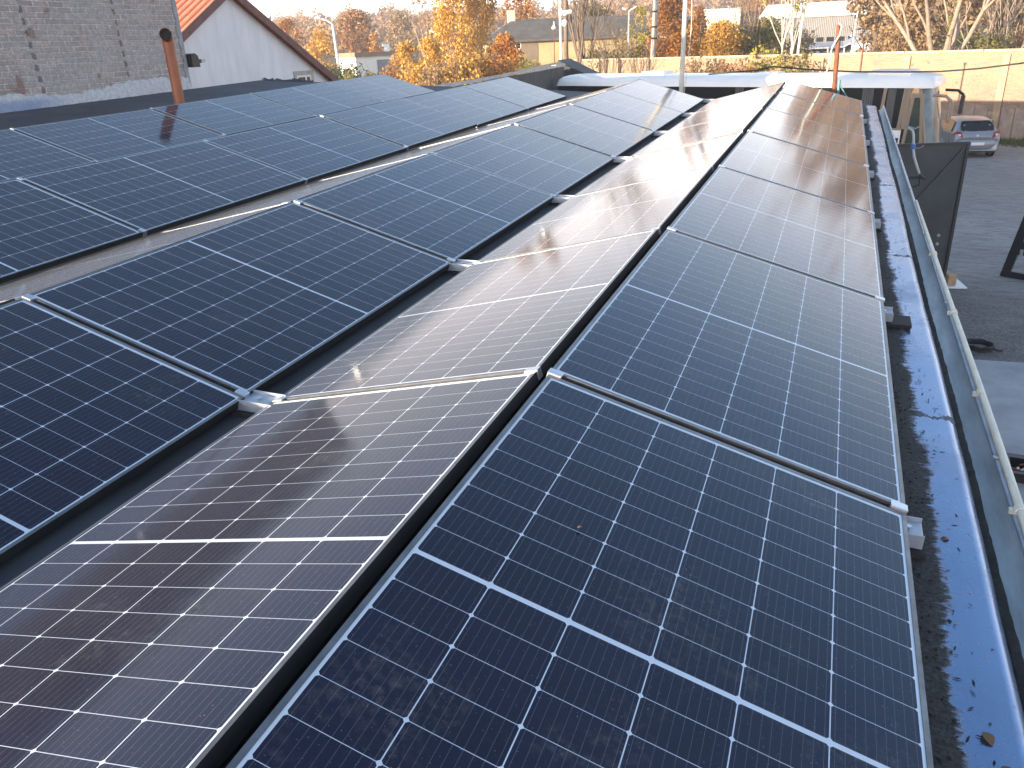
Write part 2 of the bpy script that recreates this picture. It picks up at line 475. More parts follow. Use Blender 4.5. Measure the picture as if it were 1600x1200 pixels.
# ------------------------------------------------------------------ ground, yard, slab
def sheet(name, mt, pts, z, kind='structure'):
    mb = MB()
    mb.add([(x, y, z) for x, y in pts], [tuple(range(len(pts)))])
    return mb.build(name, mt, kind=kind)
def mat_gravel():
    m, nt, b = newmat('gravel_yard')
    v = coords(nt)
    n1 = noise(nt, v, 0.25, 6, 0.6); n2 = noise(nt, coords(nt, (0.6, 2.0, 1)), 2.6, 8, 0.85, 0.8); n3 = noise(nt, v, 34, 4, 0.75)
    vo = nt.nodes.new('ShaderNodeTexVoronoi'); vo.inputs['Scale'].default_value = 16
    nt.links.new(v, vo.inputs[0])
    c = MIX(nt, RAMP(nt, n1, 0.35, 0.65), (0.50, 0.435, 0.38), (0.64, 0.57, 0.50))
    c = MIX(nt, M(nt, 'MULTIPLY', RAMP(nt, n2, 0.47, 0.58), 0.8), c, (0.17, 0.153, 0.143))
    c = MIX(nt, M(nt, 'MULTIPLY', RAMP(nt, vo.outputs['Distance'], 0.0, 0.35), 0.5), c, (0.19, 0.176, 0.17))
    c = MIX(nt, RAMP(nt, n3, 0.60, 0.72), c, (0.62, 0.60, 0.57))
    spy = nt.nodes.new('ShaderNodeSeparateXYZ'); nt.links.new(v, spy.inputs[0])
    wet = M(nt, 'SUBTRACT', 1.0, RAMP(nt, M(nt, 'ADD', spy.outputs[1], M(nt, 'MULTIPLY', noise(nt, v, 0.5, 5, 0.7), 9.0)), 17.5, 24.0))
    grit = RAMP(nt, noise(nt, v, 18, 3, 0.8), 0.42, 0.62)
    c = MIX(nt, M(nt, 'MULTIPLY', wet, M(nt, 'ADD', 0.45, M(nt, 'MULTIPLY', grit, 0.5))), c, (0.085, 0.075, 0.07))
    c = MIX(nt, M(nt, 'MULTIPLY', M(nt, 'SUBTRACT', 1.0, grit), 0.3), c, (0.16, 0.145, 0.14))
    nt.links.new(c, b.inputs['Base Color'])
    b.inputs['Roughness'].default_value = 0.9
    bump(nt, b, M(nt, 'ADD', n3, M(nt, 'MULTIPLY', n2, 1.5)), 0.6, 0.04)
    return m
MT['gravel'] = mat_gravel()
MT['field'] = mat('dry_field', (0.15, 0.125, 0.06), 0.95, 0, 0.4, 0.12, 0.4, col2=(0.09, 0.10, 0.035), bscale=3)
sheet('ground', MT['field'], [(-1500, -1500), (1500, -1500), (1500, 1500), (-1500, 1500)], -0.03)
# the fence line crosses the yard's far end
FA, FB = Vector((8.2, 40.9, 0)), Vector((-15.5, 50.5, 0))
FD = (FB - FA).normalized()
FN = Vector((FD.y, -FD.x, 0)); FN = FN if FN.y < 0 else -FN
FE = FA - FD * 22
fpt = lambda p: (p.x, p.y)
sheet('yard', MT['gravel'], [(-10.1, -40), (30, -40), fpt(FE), fpt(FB), (-10.1, 40)], -0.012)
sheet('concrete_apron', MT['concrete'], [(1.2, -12), (16, -12), (16, 12.3), (3.05, 11.49), (1.2, 11.4)], 0.012)

# ------------------------------------------------------------------ the workshop whose roof carries the panels
ws = thing('workshop', 'low flat-roofed workshop carrying the rows of solar panels', 'workshop')
YN, YF = -4.5, 11.35
mb = MB(); mb.box(-10.1, 1.17, YN, YF, -4.4, -0.62)
mb.build('wall', mat('workshop_render', (0.42, 0.40, 0.36), 0.9, 0, 0.25, 1.5, 0.2), ws, mtx=G)
mb = MB()
def rz4(x, y, d=0): return (x, y, roofz(x) + d)
xs = [-10.15, -7, -4, -1, 1.16]
for a, c in zip(xs[:-1], xs[1:]):
    mb.add([rz4(a, YN), rz4(c, YN), rz4(c, YF + 0.55 * (c < -3)), rz4(a, YF + 0.55), rz4(a, YN, -.2), rz4(c, YN, -.2), rz4(c, YF + 0.55 * (c < -3), -.2), rz4(a, YF + 0.55, -.2)],
           [(0, 1, 2, 3), (7, 6, 5, 4), (0, 4, 5, 1), (2, 6, 7, 3)] + ([(1, 5, 6, 2)] if c > 1 else []))
roof_o = mb.build('roof', MT['bitumen'], ws, mtx=G)
# torn felt edge turned up at the far side
mb = MB()
xq = np.linspace(-10.1, -8.9, 14)
for i in range(len(xq) - 1):
    h0, h1 = 0.01 + 0.05 * rng.random(), 0.01 + 0.05 * rng.random()
    a, c = xq[i], xq[i + 1] + 0.004
    mb.add([rz4(a, YF + .51, .002), rz4(c, YF + .51, .002), rz4(c, YF + .53, h1), rz4(a, YF + .53, h0), rz4(a, YF + .55, .002), rz4(c, YF + .55, .002)], [(0, 1, 2, 3), (3, 2, 5, 4)])
mb.build('felt_edge', MT['bitumen'], roof_o)
# flashing: slightly wavy sheet with a folded drip edge
mb = MB()
ny = 110
ys = np.linspace(YN, YF - 0.25, ny)
prof = [(0.985, 0.006), (1.06, 0.007), (1.13, 0.008), (1.185, 0.009), (1.196, 0.008), (1.216, -0.004), (1.222, -0.018), (1.223, -0.05)]
vs = []
for y in ys:
    wv = 0.0016 * math.sin(y * 5.1) + 0.0012 * math.sin(y * 13.7 + 1)
    jog = 0.004 * math.sin(y * 1.7)
    for x, d in prof:
        vs.append((x + jog, y, roofz(x) + d + wv))
n = len(prof)
mb.add(vs, [(i * n + k, i * n + k + 1, (i + 1) * n + k + 1, (i + 1) * n + k) for i in range(ny - 1) for k in range(n - 1)])
mb.build('flashing', MT['flash'], ws, smooth=True, mtx=G)
# gutter: half-round channel, bead, brackets, litter along its bottom
GZ, GX, GR = roofz(1.3) - 0.022, 1.262, 0.060
mb = MB(); vs = []
K = 14
joints = [(-4.5, -0.35), (-0.36, 2.88), (2.87, 6.2), (6.19, 9.4), (9.39, YF + 0.05)]
for a, c in joints:
    grow = 0.002 if joints.index((a, c)) % 2 else 0.0
    secs = []
    for y in (a, c):
        sec = []
        for k in range(K + 1):
            t = PI + PI * k / K
            sec.append((GX + (GR + grow) * math.cos(t), y, GZ + (GR + grow) * math.sin(t)))
        for k in range(K + 1):
            t = 2 * PI - PI * k / K
            sec.append((GX + (GR + grow + .002) * math.cos(t), y, GZ + (GR + grow + .002) * math.sin(t)))
        secs.append(sec)
    mb.loft(secs)
gut = mb.build('gutter', MT['galvdark'], ws, smooth=False, mtx=G)
autosmooth(gut, 30)
mb = MB(); mb.tube([(GX + GR + 0.004, YN, GZ + 0.006), (GX + GR + 0.004, YF + .05, GZ + 0.006)], 0.010, 10)
mb.build('bead', MT['galv'], gut, smooth=True)
for i, y in enumerate([-2.5, -0.9, 0.62, 2.2, 3.6, 5.1, 6.6, 8.1, 9.6]):
    mb = MB()
    mb.tube([(GX + (GR + .006) * math.cos(PI + PI * k / 10), y, GZ - .002 + (GR + .006) * math.sin(PI + PI * k / 10)) for k in range(11)] + [(GX + GR + .01, y, GZ + .02), (GX + GR - .014, y, GZ + .021)], 0.005, 6)
    mb.build('gutter_bracket', MT['bracket'], gut)
mb = MB(); vs = []
yy = np.linspace(YN, YF, 420)
for y in yy:
    h = 0.016 + 0.010 * rng.random() + 0.012 * math.sin(y * 2.1) * math.sin(y * 0.7)
    for x, dz in ((-0.054, 0.0), (-0.036, 0.016), (-0.014, 0.018), (-0.006, 0.002), (-0.002 + 0.008 * rng.random(), -0.016)):
        vs.append((GX + x, y, GZ - 0.050 + dz * 1.4 + h + 0.006 * rng.random()))
mb.add(vs, [(i * 5 + k, i * 5 + k + 1, i * 5 + k + 6, i * 5 + k + 5) for i in range(len(yy) - 1) for k in range(4)])
mb.build('gutter_litter', MT['debris'], gut)
mb = MB()
cpts = [(GX + GR + 0.012 + 0.003 * math.sin(y * 1.3), y, GZ + 0.024 + 0.003 * math.sin(y * 2.1)) for y in np.linspace(YN, 4.6, 40)]
mb.tube(cpts, [0.0125 if p[1] < 3.0 else 0.0125 - 0.0045 * min(1, (p[1] - 3.0) / 1.6) for p in cpts], 10)
con = mb.build('conduit', MT['conduit'], ws, smooth=True, mtx=G)
for y in (-2.2, -0.55, 0.30, 1.12, 2.05, 3.1):
    mb = MB(); x0 = GX + GR + 0.012
    mb.tube([(x0, y - .012, GZ + .024), (x0, y + .012, GZ + .024)], 0.0165, 10)
    mb.box(x0 - .028, x0 - .012, y - .008, y + .008, GZ + .012, GZ + .026)
    mb.build('conduit_clip', MT['conduit'], con)
mb = MB()
for y in (0.35, 2.62, 8.4):
    t = [(GX - GR + 0.006, y), (GX - GR + .03, y + .01)]
# a scrap of grit on the flashing near the panels: small lumps of moss and dirt
mb = MB()
for i in range(1500):
    y = rng.uniform(-1.6, 10.8)
    x = 1.015 + abs(rng.normal(0, 0.028))
    if x > 1.13: continue
    s = rng.uniform(0.0018, 0.0055)
    z = roofz(x) + 0.008
    a = rng.uniform(0, 6.28)
    p = [(x + s * math.cos(a + k * 1.571) * rng.uniform(.7, 1.3), y + s * math.sin(a + k * 1.571) * rng.uniform(.7, 1.8), z) for k in range(4)]
    mb.add(p + [(x, y, z + s * 0.7)], [(0, 1, 4), (1, 2, 4), (2, 3, 4), (3, 0, 4)])
for i in range(230):                                  # washed-down scraps strewn over the sheet, thickest towards the dirt
    y = rng.uniform(-1.4, 4.0); x = 1.07 + abs(rng.normal(0, 0.045))
    if x > 1.18: continue
    ln, wd_, a = rng.uniform(.003, .014), rng.uniform(.0012, .0028), rng.normal(.9, .7)
    z = roofz(x) + 0.0092; c_, s_ = math.cos(a), math.sin(a)
    q = [(x + c_ * ln, y + s_ * ln, z), (x - s_ * wd_, y + c_ * wd_, z + .001), (x - c_ * ln, y - s_ * ln, z), (x + s_ * wd_, y - c_ * wd_, z + .001)]
    mb.add(q + [(x, y, z + .0022)], [(0, 1, 4), (1, 2, 4), (2, 3, 4), (3, 0, 4)])
mo = mb.build('moss_and_grit', MT['debris'], None, mtx=G)
mo['kind'] = 'stuff'; mo['label'] = 'dark moss and grit along the upper edge of the blue eave flashing'; mo['category'] = 'moss'

# ------------------------------------------------------------------ solar panels
PW, PL, PT = 1.034, 1.755, 0.035
LIP = 0.0115
def panel_meshes():
    mb = MB()
    for a, c, e, d in ((0, LIP, 0, PL), (PW - LIP, PW, 0, PL), (LIP, PW - LIP, 0, LIP), (LIP, PW - LIP, PL - LIP, PL)):
        mb.box(a, c, e, d, -PT, 0)
    fr = mb
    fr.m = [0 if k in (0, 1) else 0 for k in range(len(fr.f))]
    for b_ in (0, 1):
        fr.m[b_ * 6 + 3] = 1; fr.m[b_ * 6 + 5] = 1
    # lower flange turned inwards
    fr.box(LIP, LIP + .025, LIP, PL - LIP, -PT, -PT + .002)
    fr.box(PW - LIP - .025, PW - LIP, LIP, PL - LIP, -PT, -PT + .002)
    gl = MB(); gl.box(LIP, PW - LIP, LIP, PL - LIP, -0.0075, -0.0018)
    cl = MB()
    cl.box(0.0, 0.045, 0, 0.018, 0.0008, 0.0045)
    return fr, gl
fr, gl = panel_meshes()
proto = thing('solar_panel', '', 'solar panel')
pf = fr.build('frame', [MT['frame'], MT['frameside']], proto)
pg = gl.build('glass', MT['glass'], proto)
mb = MB(); mb.bev(-.004, .040, -.019, .012, -.03, .0035, .001)
pc1 = mb.build('clamp', MT['clamp'], proto)
mb = MB(); mb.bev(PW - .040, PW + .004, -.019, .012, -.03, .0035, .001)
pc2 = mb.build('clamp', MT['clamp'], proto)
used = [False]
def copy_panel():
    if not used[0]:
        used[0] = True
        return proto
    rt = proto.copy(); COL.objects.link(rt)
    for ch in (pf, pg, pc1, pc2):
        c = ch.copy(); COL.objects.link(c); c.parent = rt
    return rt
L = 1.775
ORD = ['nearest', 'second', 'third', 'fourth', 'fifth', 'sixth', 'seventh']
def row(Lx, Lz, Rx, Rz, y0, j0, j1, where, group, rear=1):
    xd = Vector((Rx - Lx, 0, Rz - Lz)).normalized()
    nd = xd.cross(Vector((0, 1, 0)))
    mid = Vector(((Lx + Rx) / 2, 0, (Lz + Rz) / 2)) - xd * PW / 2
    for i, j in enumerate(list(range(j0, j1)) + [j0 - 1 - k for k in range(rear)]):     # unseen panels added behind the camera, blocking sun that leaks under the rows
        o = copy_panel()
        jit = rng.normal(0, 0.0012, 3)
        y = y0 + j * L + 0.010
        m = Matrix(((xd.x, 0, nd.x, mid.x + jit[0]), (xd.y, 1, nd.y, y + jit[1]), (xd.z, 0, nd.z, mid.z + jit[2]), (0, 0, 0, 1)))
        o.matrix_world = G @ m @ Matrix.Rotation(rng.normal(0, 0.0016), 4, 'X') @ Matrix.Rotation(rng.normal(0, 0.0022), 4, 'Y')
        o['label'] = '%s solar panel %s' % (ORD[i] + (' from the camera' if i else ''), where) if j >= j0 else 'added solar panel %s behind the camera %s' % ('just' if j == j0 - 1 else 'farther', where)
        o['category'] = 'solar panel'
        o['group'] = group
row(0.0, 0.0, 1.001, -.271, 0.0, -1, 6, 'in the row beside the gutter and blue flashing', 'panels facing the gutter')
row(-1.057, -.271, -.046, -.014, 0.034, -1, 6, 'in the bright left-tilted row behind the front ridge', 'panels tilted left behind the front ridge')
row(-2.171, .017, -1.172, -.267, 0.031, -1, 6, 'in the dark row just left of the open valley', 'panels left of the valley')
row(-3.226, -.238, -2.217, .004, 0.031, 0, 6, 'in the thin pale back-tilted strip seen edge-on', 'back-tilted panels seen edge-on', rear=2)
row(-4.315, .068, -3.319, -.226, 1.755, -1, 5, 'in the row left of the thin pale strip', 'panels in the second row from the brick wall')
row(-6.616, .118, -5.619, -.158, 3.558, -1, 4, 'in the outermost row next to the rust-brown pipe', 'panels in the row nearest the brick wall')

# mounting feet that show in the valley and along the eave
def foot(x0, x1, y, z, label, pad_out):
    t = thing('mounting_foot', label, 'mounting foot', group='aluminium mounting feet under the panels', mtx=G @ Matrix.Translation((x0, y, z)))
    mb = MB(); wd = x1 - x0
    mb.bev(0, wd, -.045, .045, 0.0, .030, .002)
    mb.box(0, wd, -.045, -.041, .030, .042); mb.box(0, wd, .041, .045, .030, .042)
    mb.build('plate', MT['bracket'], t)
    mb = MB(); mb.box(-.01 + pad_out, wd + .02 + pad_out, -.065, .065, -.016, -.001)
    mb.build('rubber_pad', MT['rubber'], t)
    mb = MB(); mb.tube([(wd / 2, 0, .028), (wd / 2, 0, .040)], .009, 6)
    mb.build('bolt', MT['clamp'], t)
for j in range(0, 7):
    foot(-1.20, -1.035, 0.033 + j * L, roofz(-1.1) + 0.017, 'aluminium foot in the open valley at its %s panel joint' % (ORD[j] + (' from the camera' if j else '')), 0)
for j in range(0, 6):
    foot(0.975, 1.048, 0.0 + j * L, roofz(1.0) + 0.028, 'white aluminium foot poking out at the eave, %s panel joint' % (ORD[j] + (' from the camera' if j else '')), 0.06 if j == 1 else -0.012)
# dead leaves
def leaf(x, y, z, s, a, label):
    mb = MB(); pts = []
    nn = 9
    up, dn = [], []
    for k in range(nn):
        t = k / (nn - 1)
        wv = 0.32 * math.sin(PI * t) ** 0.8
        up.append((t - .5, wv, 0.16 * math.sin(PI * t) + 0.2 * wv))
        dn.append((t - .5, -wv, 0.16 * math.sin(PI * t) + 0.1 * wv))
    vs = up + dn
    mb.add(vs, [(k, k + 1, nn + k + 1, nn + k) for k in range(nn - 1)])
    o = mb.build('dead_leaf', MT['leafbrown'], None, mtx=G @ Matrix.Translation((x, y, z)) @ Matrix.Rotation(a, 4, 'Z') @ Matrix.Scale(s, 4))
    tag(o, label, 'leaf', 'dead leaves on the roof')
leaf(1.13, -0.63, roofz(1.13) + .009, .035, 1.9, 'brown curled leaf lying lowest on the blue flashing at the bottom edge')
leaf(1.155, -0.70, roofz(1.15) + .009, .026, 2.3, 'small dark leaf beside the brown curled leaf on blue flashing')
leaf(1.115, 0.06, roofz(1.115) + .009, .024, 0.1, 'thin brown leaf on flashing just past the nearest white foot')
leaf(0.28, -0.62, -.0759 + .004, .012, .5, 'tiny pale leaf scrap on the nearest big panel')
leaf(-1.62, 0.92, -.135, .016, .5, 'tiny orange leaf scrap on the dark row left of the valley')

# ------------------------------------------------------------------ brown vent pipe
t = thing('vent_pipe', 'tall rust-brown plastic vent pipe with an open elbow', 'vent pipe', (-7.06, 6.28, 4.12))
mb = MB(); mb.tube([(0, 0, 0), (0.0, 0, 0.98)], 0.064, 20)
mb.tube([(0, 0, 0.93), (0, 0, 1.0)], 0.070, 20)
mb.build('pipe', MT['pipe'], t, smooth=False); autosmooth(t.children[0], 50)
d = Vector((0.62, -0.78, 0)).normalized()
path = [Vector((0, 0, 0.98))]
for k in range(1, 8):
    a = k / 7 * R_(82)
    path.append(Vector((0, 0, 0.98)) + d * (0.088 * (1 - math.cos(a))) + Vector((0, 0, 0.088 * math.sin(a))))
path.append(path[-1] + (path[-1] - path[-2]).normalized() * 0.055)
mb = MB(); mb.tube(path, [0.066] * 8 + [0.071], 20, cap=False)
mb.tube([path[-1] - (path[-1] - path[-2]) * 0.3, path[-1] + (path[-1] - path[-2]).normalized() * .002], [0.061, 0.061], 20, cap=False)
el = mb.build('elbow', MT['pipe'], t); autosmooth(el, 50)
mb = MB(); dd = (path[-1] - path[-2]).normalized(); mb.tube([path[-1] - dd * 0.04, path[-1] - dd * 0.038], 0.0615, 20)
mb.build('opening', MT['dark'], el)

# ------------------------------------------------------------------ brick building along the roof
bb = thing('brick_building', 'old weathered brick building rising above the roof at left', 'building')
BX = -10.2
mb = MB()
mb.box(-11.3, BX, -1.0, 9.97, 0, 6.9)
mb.build('wall', MT['brick'], bb)
mb = MB(); mb.box(-11.4, BX + .1, -1.1, 10.08, 6.9, 7.0)
mb.build('roof', MT['bitumen'], bb)
# rough plaster pointing at the corner and the whitewashed skirting where the roof felt meets the wall
mb = MB(); vs = []
yy = np.linspace(-1, 9.95, 170)
for i, y in enumerate(yy):
    zb = (G @ Vector((BX, y, roofz(BX)))).z
    h = 0.17 + 0.07 * math.sin(y * 1.9) * math.sin(y * .63) + 0.05 * rng.random()
    vs += [(BX + .045 + .05 * rng.random(), y, zb - .02), (BX + .03, y, zb + h * .5), (BX + .012, y, zb + h), (BX - .01, y, zb + h + .004)]
mb.add(vs, [(i * 4 + k, (i + 1) * 4 + k, (i + 1) * 4 + k + 1, i * 4 + k + 1) for i in range(len(yy) - 1) for k in range(3)])
def mat_skirt():
    m, nt, b = newmat('whitewashed_skirting')
    v = coords(nt)
    tc = nt.nodes.new('ShaderNodeTexCoord'); sp = nt.nodes.new('ShaderNodeSeparateXYZ'); nt.links.new(tc.outputs['Object'], sp.inputs[0])
    n1 = noise(nt, v, 3.5, 6, .7); n2 = noise(nt, v, 18, 5, .7)
    c = MIX(nt, RAMP(nt, n2, .4, .7), (0.60, 0.59, 0.58), (0.40, 0.38, 0.36))
    low = M(nt, 'SUBTRACT', M(nt, 'SUBTRACT', sp.outputs[2], M(nt, 'MULTIPLY', sp.outputs[1], 0.026)), 4.265)
    far = M(nt, 'SUBTRACT', 1.0, RAMP(nt, sp.outputs[1], 6.7, 7.5))
    blue = M(nt, 'MULTIPLY', M(nt, 'MULTIPLY', M(nt, 'SUBTRACT', 1.0, RAMP(nt, M(nt, 'ADD', low, M(nt, 'MULTIPLY', n1, .12)), .06, .13)), 0.8), far)
    c = MIX(nt, M(nt, 'MULTIPLY', blue, 0.8), c, (0.13, 0.21, 0.40))
    nt.links.new(c, b.inputs['Base Color']); b.inputs['Roughness'].default_value = .9
    bump(nt, b, n2, .8, .03)
    return m
mb.build('skirting', mat_skirt(), bb, smooth=True)
mb = MB(); vs = []
zz = np.linspace(4.2, 6.88, 60)
for z in zz:
    wv = 0.05 + 0.06 * rng.random()
    vs += [(BX + .012, 9.975 - wv, z), (BX + .016, 9.99, z), (BX - .02, 9.992, z)]
mb.add(vs, [(i * 3 + k, i * 3 + k + 1, (i + 1) * 3 + k + 1, (i + 1) * 3 + k) for i in range(len(zz) - 1) for k in range(2)])
mb.build('corner_plaster', mat('corner_plaster', (0.36, 0.36, 0.36), .9, 0, .3, 8, .4), bb)
# black hooded fixture at the end of the brick wall
t = thing('wall_lamp', 'black hooded fixture on an arm past the end of the brick wall', 'wall fixture', (-10.2, 10.0, 4.78))
mb = MB(); pr_ = [(0, 0), (0, .22), (.10, .23), (.17, .19), (.19, .10), (.19, 0)]
mb.prism(None, [(-.12, y, z) for y, z in pr_], [(.12, y, z) for y, z in pr_]); mb.build('hood', MT['black'], t)
mb = MB(); mb.box(-.03, .03, .19, .34, .065, .115); mb.build('arm', MT['black'], t)
mb = MB(); mb.box(-.035, .035, .34, .44, .07, .13); mb.build('lens', MT['galv'], t)

# ------------------------------------------------------------------ white gabled house
wh = thing('white_house', 'white rendered gable house with a red tiled roof behind the brick wall', 'house')
HX, RY, RZ, TAN = -12.0, 13.52, 6.20, 0.545
HW = 5.0
MT['stucco'] = mat('white_stucco', (0.76, 0.75, 0.75), 0.9, 0, 0.16, 1.2, 0.12, bscale=40, stretch=(1, 2, 0.6))
MT['tile'] = mat('red_roof_tile', (0.50, 0.115, 0.055), 0.7, 0, 0.3, 5, 0.2)
hz = lambda y, dz=0: RZ - abs(y - RY) * TAN + dz
mb = MB()
a = [(HX, RY - HW, 0), (HX, RY + HW, 0), (HX, RY + HW, hz(RY + HW)), (HX, RY, RZ), (HX, RY - HW, hz(RY - HW))]
mb.prism(None, a, [(x - 9, y, z) for x, y, z in a]); mb.build('wall', MT['stucco'], wh)
# roof: ribbed tile slopes with an overhang
def mat_tile():
    m, nt, b = newmat('red_tile_slope')
    tc = nt.nodes.new('ShaderNodeTexCoord'); sp = nt.nodes.new('ShaderNodeSeparateXYZ'); nt.links.new(tc.outputs['Object'], sp.inputs[0])
    fx = M(nt, 'FRACT', M(nt, 'MULTIPLY', sp.outputs[0], 4.6))
    wv = M(nt, 'SINE', M(nt, 'MULTIPLY', fx, PI))
    fy = M(nt, 'FRACT', M(nt, 'MULTIPLY', sp.outputs[1], 3.2))
    n1 = noise(nt, coords(nt), 6, 5, .7)
    c = MIX(nt, RAMP(nt, n1, .35, .7), (0.56, 0.16, 0.075), (0.40, 0.095, 0.05))
    c = MIX(nt, M(nt, 'LESS_THAN', fx, .10), c, (0.16, 0.035, 0.02))
    nt.links.new(c, b.inputs['Base Color']); b.inputs['Roughness'].default_value = .7
    bump(nt, b, M(nt, 'ADD', wv, M(nt, 'MULTIPLY', fy, .25)), 1.0, .05)
    return m
mb = MB()
OV, TH = 0.14, 0.13
for s in (-1, 1):
    ye = RY + s * (HW + .35)
    top = [(HX + OV, RY, RZ + .02), (HX + OV, ye, hz(ye, .02)), (HX - 9.2, ye, hz(ye, .02)), (HX - 9.2, RY, RZ + .02)]
    bot = [(x, y, z + TH) for x, y, z in top]
    mb.prism(None, bot if s > 0 else bot[::-1], top if s > 0 else top[::-1])
rf = mb.build('roof', mat_tile(), wh)
mb = MB()
for s in (-1, 1):
    ye = RY + s * (HW + .35)
    q = [(RY, RZ - .03), (ye, hz(ye, -.03)), (ye, hz(ye, .155)), (RY, RZ + .155)]
    mb.prism(None, [(HX + OV + .003, y, z) for y, z in q], [(HX + OV + .035, y, z) for y, z in q])
mb.build('verge_board', mat('verge_board', (0.20, 0.10, 0.085), .8, 0, .3, 6), rf)
wf = MB()
wy0, wy1, wz0, wz1 = 15.68, 16.30, 3.75, 4.44
for a, c, e, g in ((wy0 - .1, wy1 + .1, wz1, wz1 + .1), (wy0 - .1, wy0, wz0, wz1), (wy1, wy1 + .1, wz0, wz1)):
    wf.box(HX - .002, HX + .03, a, c, e, g, 1)
for a, c, e, g in ((wy0, wy0 + .05, wz0, wz1), (wy1 - .05, wy1, wz0, wz1), (wy0 + .36, wy0 + .42, wz0, wz1 - .05), (wy0 + .05, wy1 - .05, wz1 - .05, wz1)):
    wf.box(HX + .001, HX + .022, a, c, e, g, 0)
wo = wf.build('window', [MT['white'], mat('window_surround', (0.45, 0.42, 0.37), .9)], wh)
mb = MB(); mb.box(HX - .01, HX + .012, wy0 + .05, wy0 + .36, wz0, wz1 - .05); mb.box(HX - .01, HX + .011, wy0 + .42, wy1 - .05, wz0, wz1 - .05)
mb.build('pane', MT['window'], wo)
mb = MB(); mb.box(HX - .01, HX + .02, 14.02, 14.62, 4.21, 4.29); mb.box(HX - .01, HX + .012, 14.36, 14.58, 4.10, 4.21, 1)
mb.build('wall_vent', [mat('vent_lintel', (0.42, 0.40, 0.36), .9), MT['dark']], wh)

# ------------------------------------------------------------------ dark plank shed wall with pale coping
ps = thing('plank_shed', 'long dark plank shed with a pale roof edge beyond the panels', 'shed')
SA, SB = Vector((-8.30, 15.2, 0)), Vector((-10.75, 33.6, 0))
sdv = (SB - SA).normalized(); snv = Vector((sdv.y, -sdv.x, 0)); snv = snv if snv.x > 0 else -snv
def smap(u, v, z): p = SA + sdv * u + snv * v; return (p.x, p.y, z)
SLn = (SB - SA).length
mb = MB()
u_ = 0.0
while u_ < SLn:
    wd = rng.uniform(.12, .2); dz = rng.uniform(-.012, .012)
    a, c = u_, min(u_ + wd, SLn)
    v0 = rng.uniform(0, .02)
    mb.prism(None, [smap(a + .004, -.06, 0), smap(c, -.06, 0), smap(c, -.06, 3.98), smap(a + .004, -.06, 3.98)], [smap(a + .004, v0, 0), smap(c, v0, 0), smap(c, v0, 3.98), smap(a + .004, v0, 3.98)])
    u_ += wd
mb.build('plank_wall', mat('grey_planks', (0.11, 0.10, 0.095), .9, 0, .5, 3.5, .4, stretch=(3, 3, .4)), ps)
mb = MB(); mb.prism(None, [smap(0, -.07, 0), smap(SLn, -.07, 0), smap(SLn, -.07, 3.80), smap(0, -.07, 3.80)], [smap(0, -3.4, 0), smap(SLn, -3.4, 0), smap(SLn, -3.4, 2.75), smap(0, -3.4, 2.75)])
mb.build('body', mat('shed_body', (0.16, 0.15, 0.14), .9), ps)
mb = MB()
for k in range(9):
    a, c = SLn * k / 9, SLn * (k + 1) / 9 - .03
    dz = rng.uniform(0, .035)
    mb.prism(None, [smap(a, .05, 4.0 + dz), smap(c, .05, 4.0 + dz), smap(c, .05, 4.09 + dz), smap(a, .05, 4.09 + dz)], [smap(a, -.16, 4.0 + dz), smap(c, -.16, 4.0 + dz), smap(c, -.16, 4.06 + dz), smap(a, -.16, 4.06 + dz)])
mb.build('coping', mat('pale_metal_edge', (0.50, 0.50, 0.48), .6, 0, .3, 1.2), ps)
mb = MB(); mb.prism(None, [smap(0, -.17, 3.86), smap(SLn, -.17, 3.86), smap(SLn, -.17, 3.92), smap(0, -.17, 3.92)], [smap(0, -3.6, 2.8), smap(SLn, -3.6, 2.8), smap(SLn, -3.6, 2.86), smap(0, -3.6, 2.86)])
mb.build('roof', MT['bitumen'], ps)
# gabled dark annexe at its far end
t = thing('dark_annexe', 'low dark gabled annexe at the far end of the plank shed', 'shed')
mb = MB()
p0 = SB + sdv * 0.3
def amap(u, v, z): p = p0 + sdv * u + snv * v; return (p.x, p.y, z)
prf = [(-2.2, 0), (1.7, 0), (1.7, 3.2), (-0.3, 4.18), (-2.2, 3.9)]
mb.prism(None, [amap(0, v, z) for v, z in prf], [amap(3.0, v, z) for v, z in prf]); mb.build('wall', mat('dark_tar_boards', (0.06, 0.06, 0.062), .85, 0, .4, 3, .3, stretch=(3, 3, .4)), t)
mb = MB()
mb.prism(None, [amap(-.1, -0.3, 4.19), amap(-.1, 1.85, 3.14), amap(-.1, 1.85, 3.20), amap(-.1, -.3, 4.25)], [amap(3.1, -0.3, 4.19), amap(3.1, 1.85, 3.14), amap(3.1, 1.85, 3.20), amap(3.1, -.3, 4.25)])
mb.build('roof', MT['bitumen'], t)

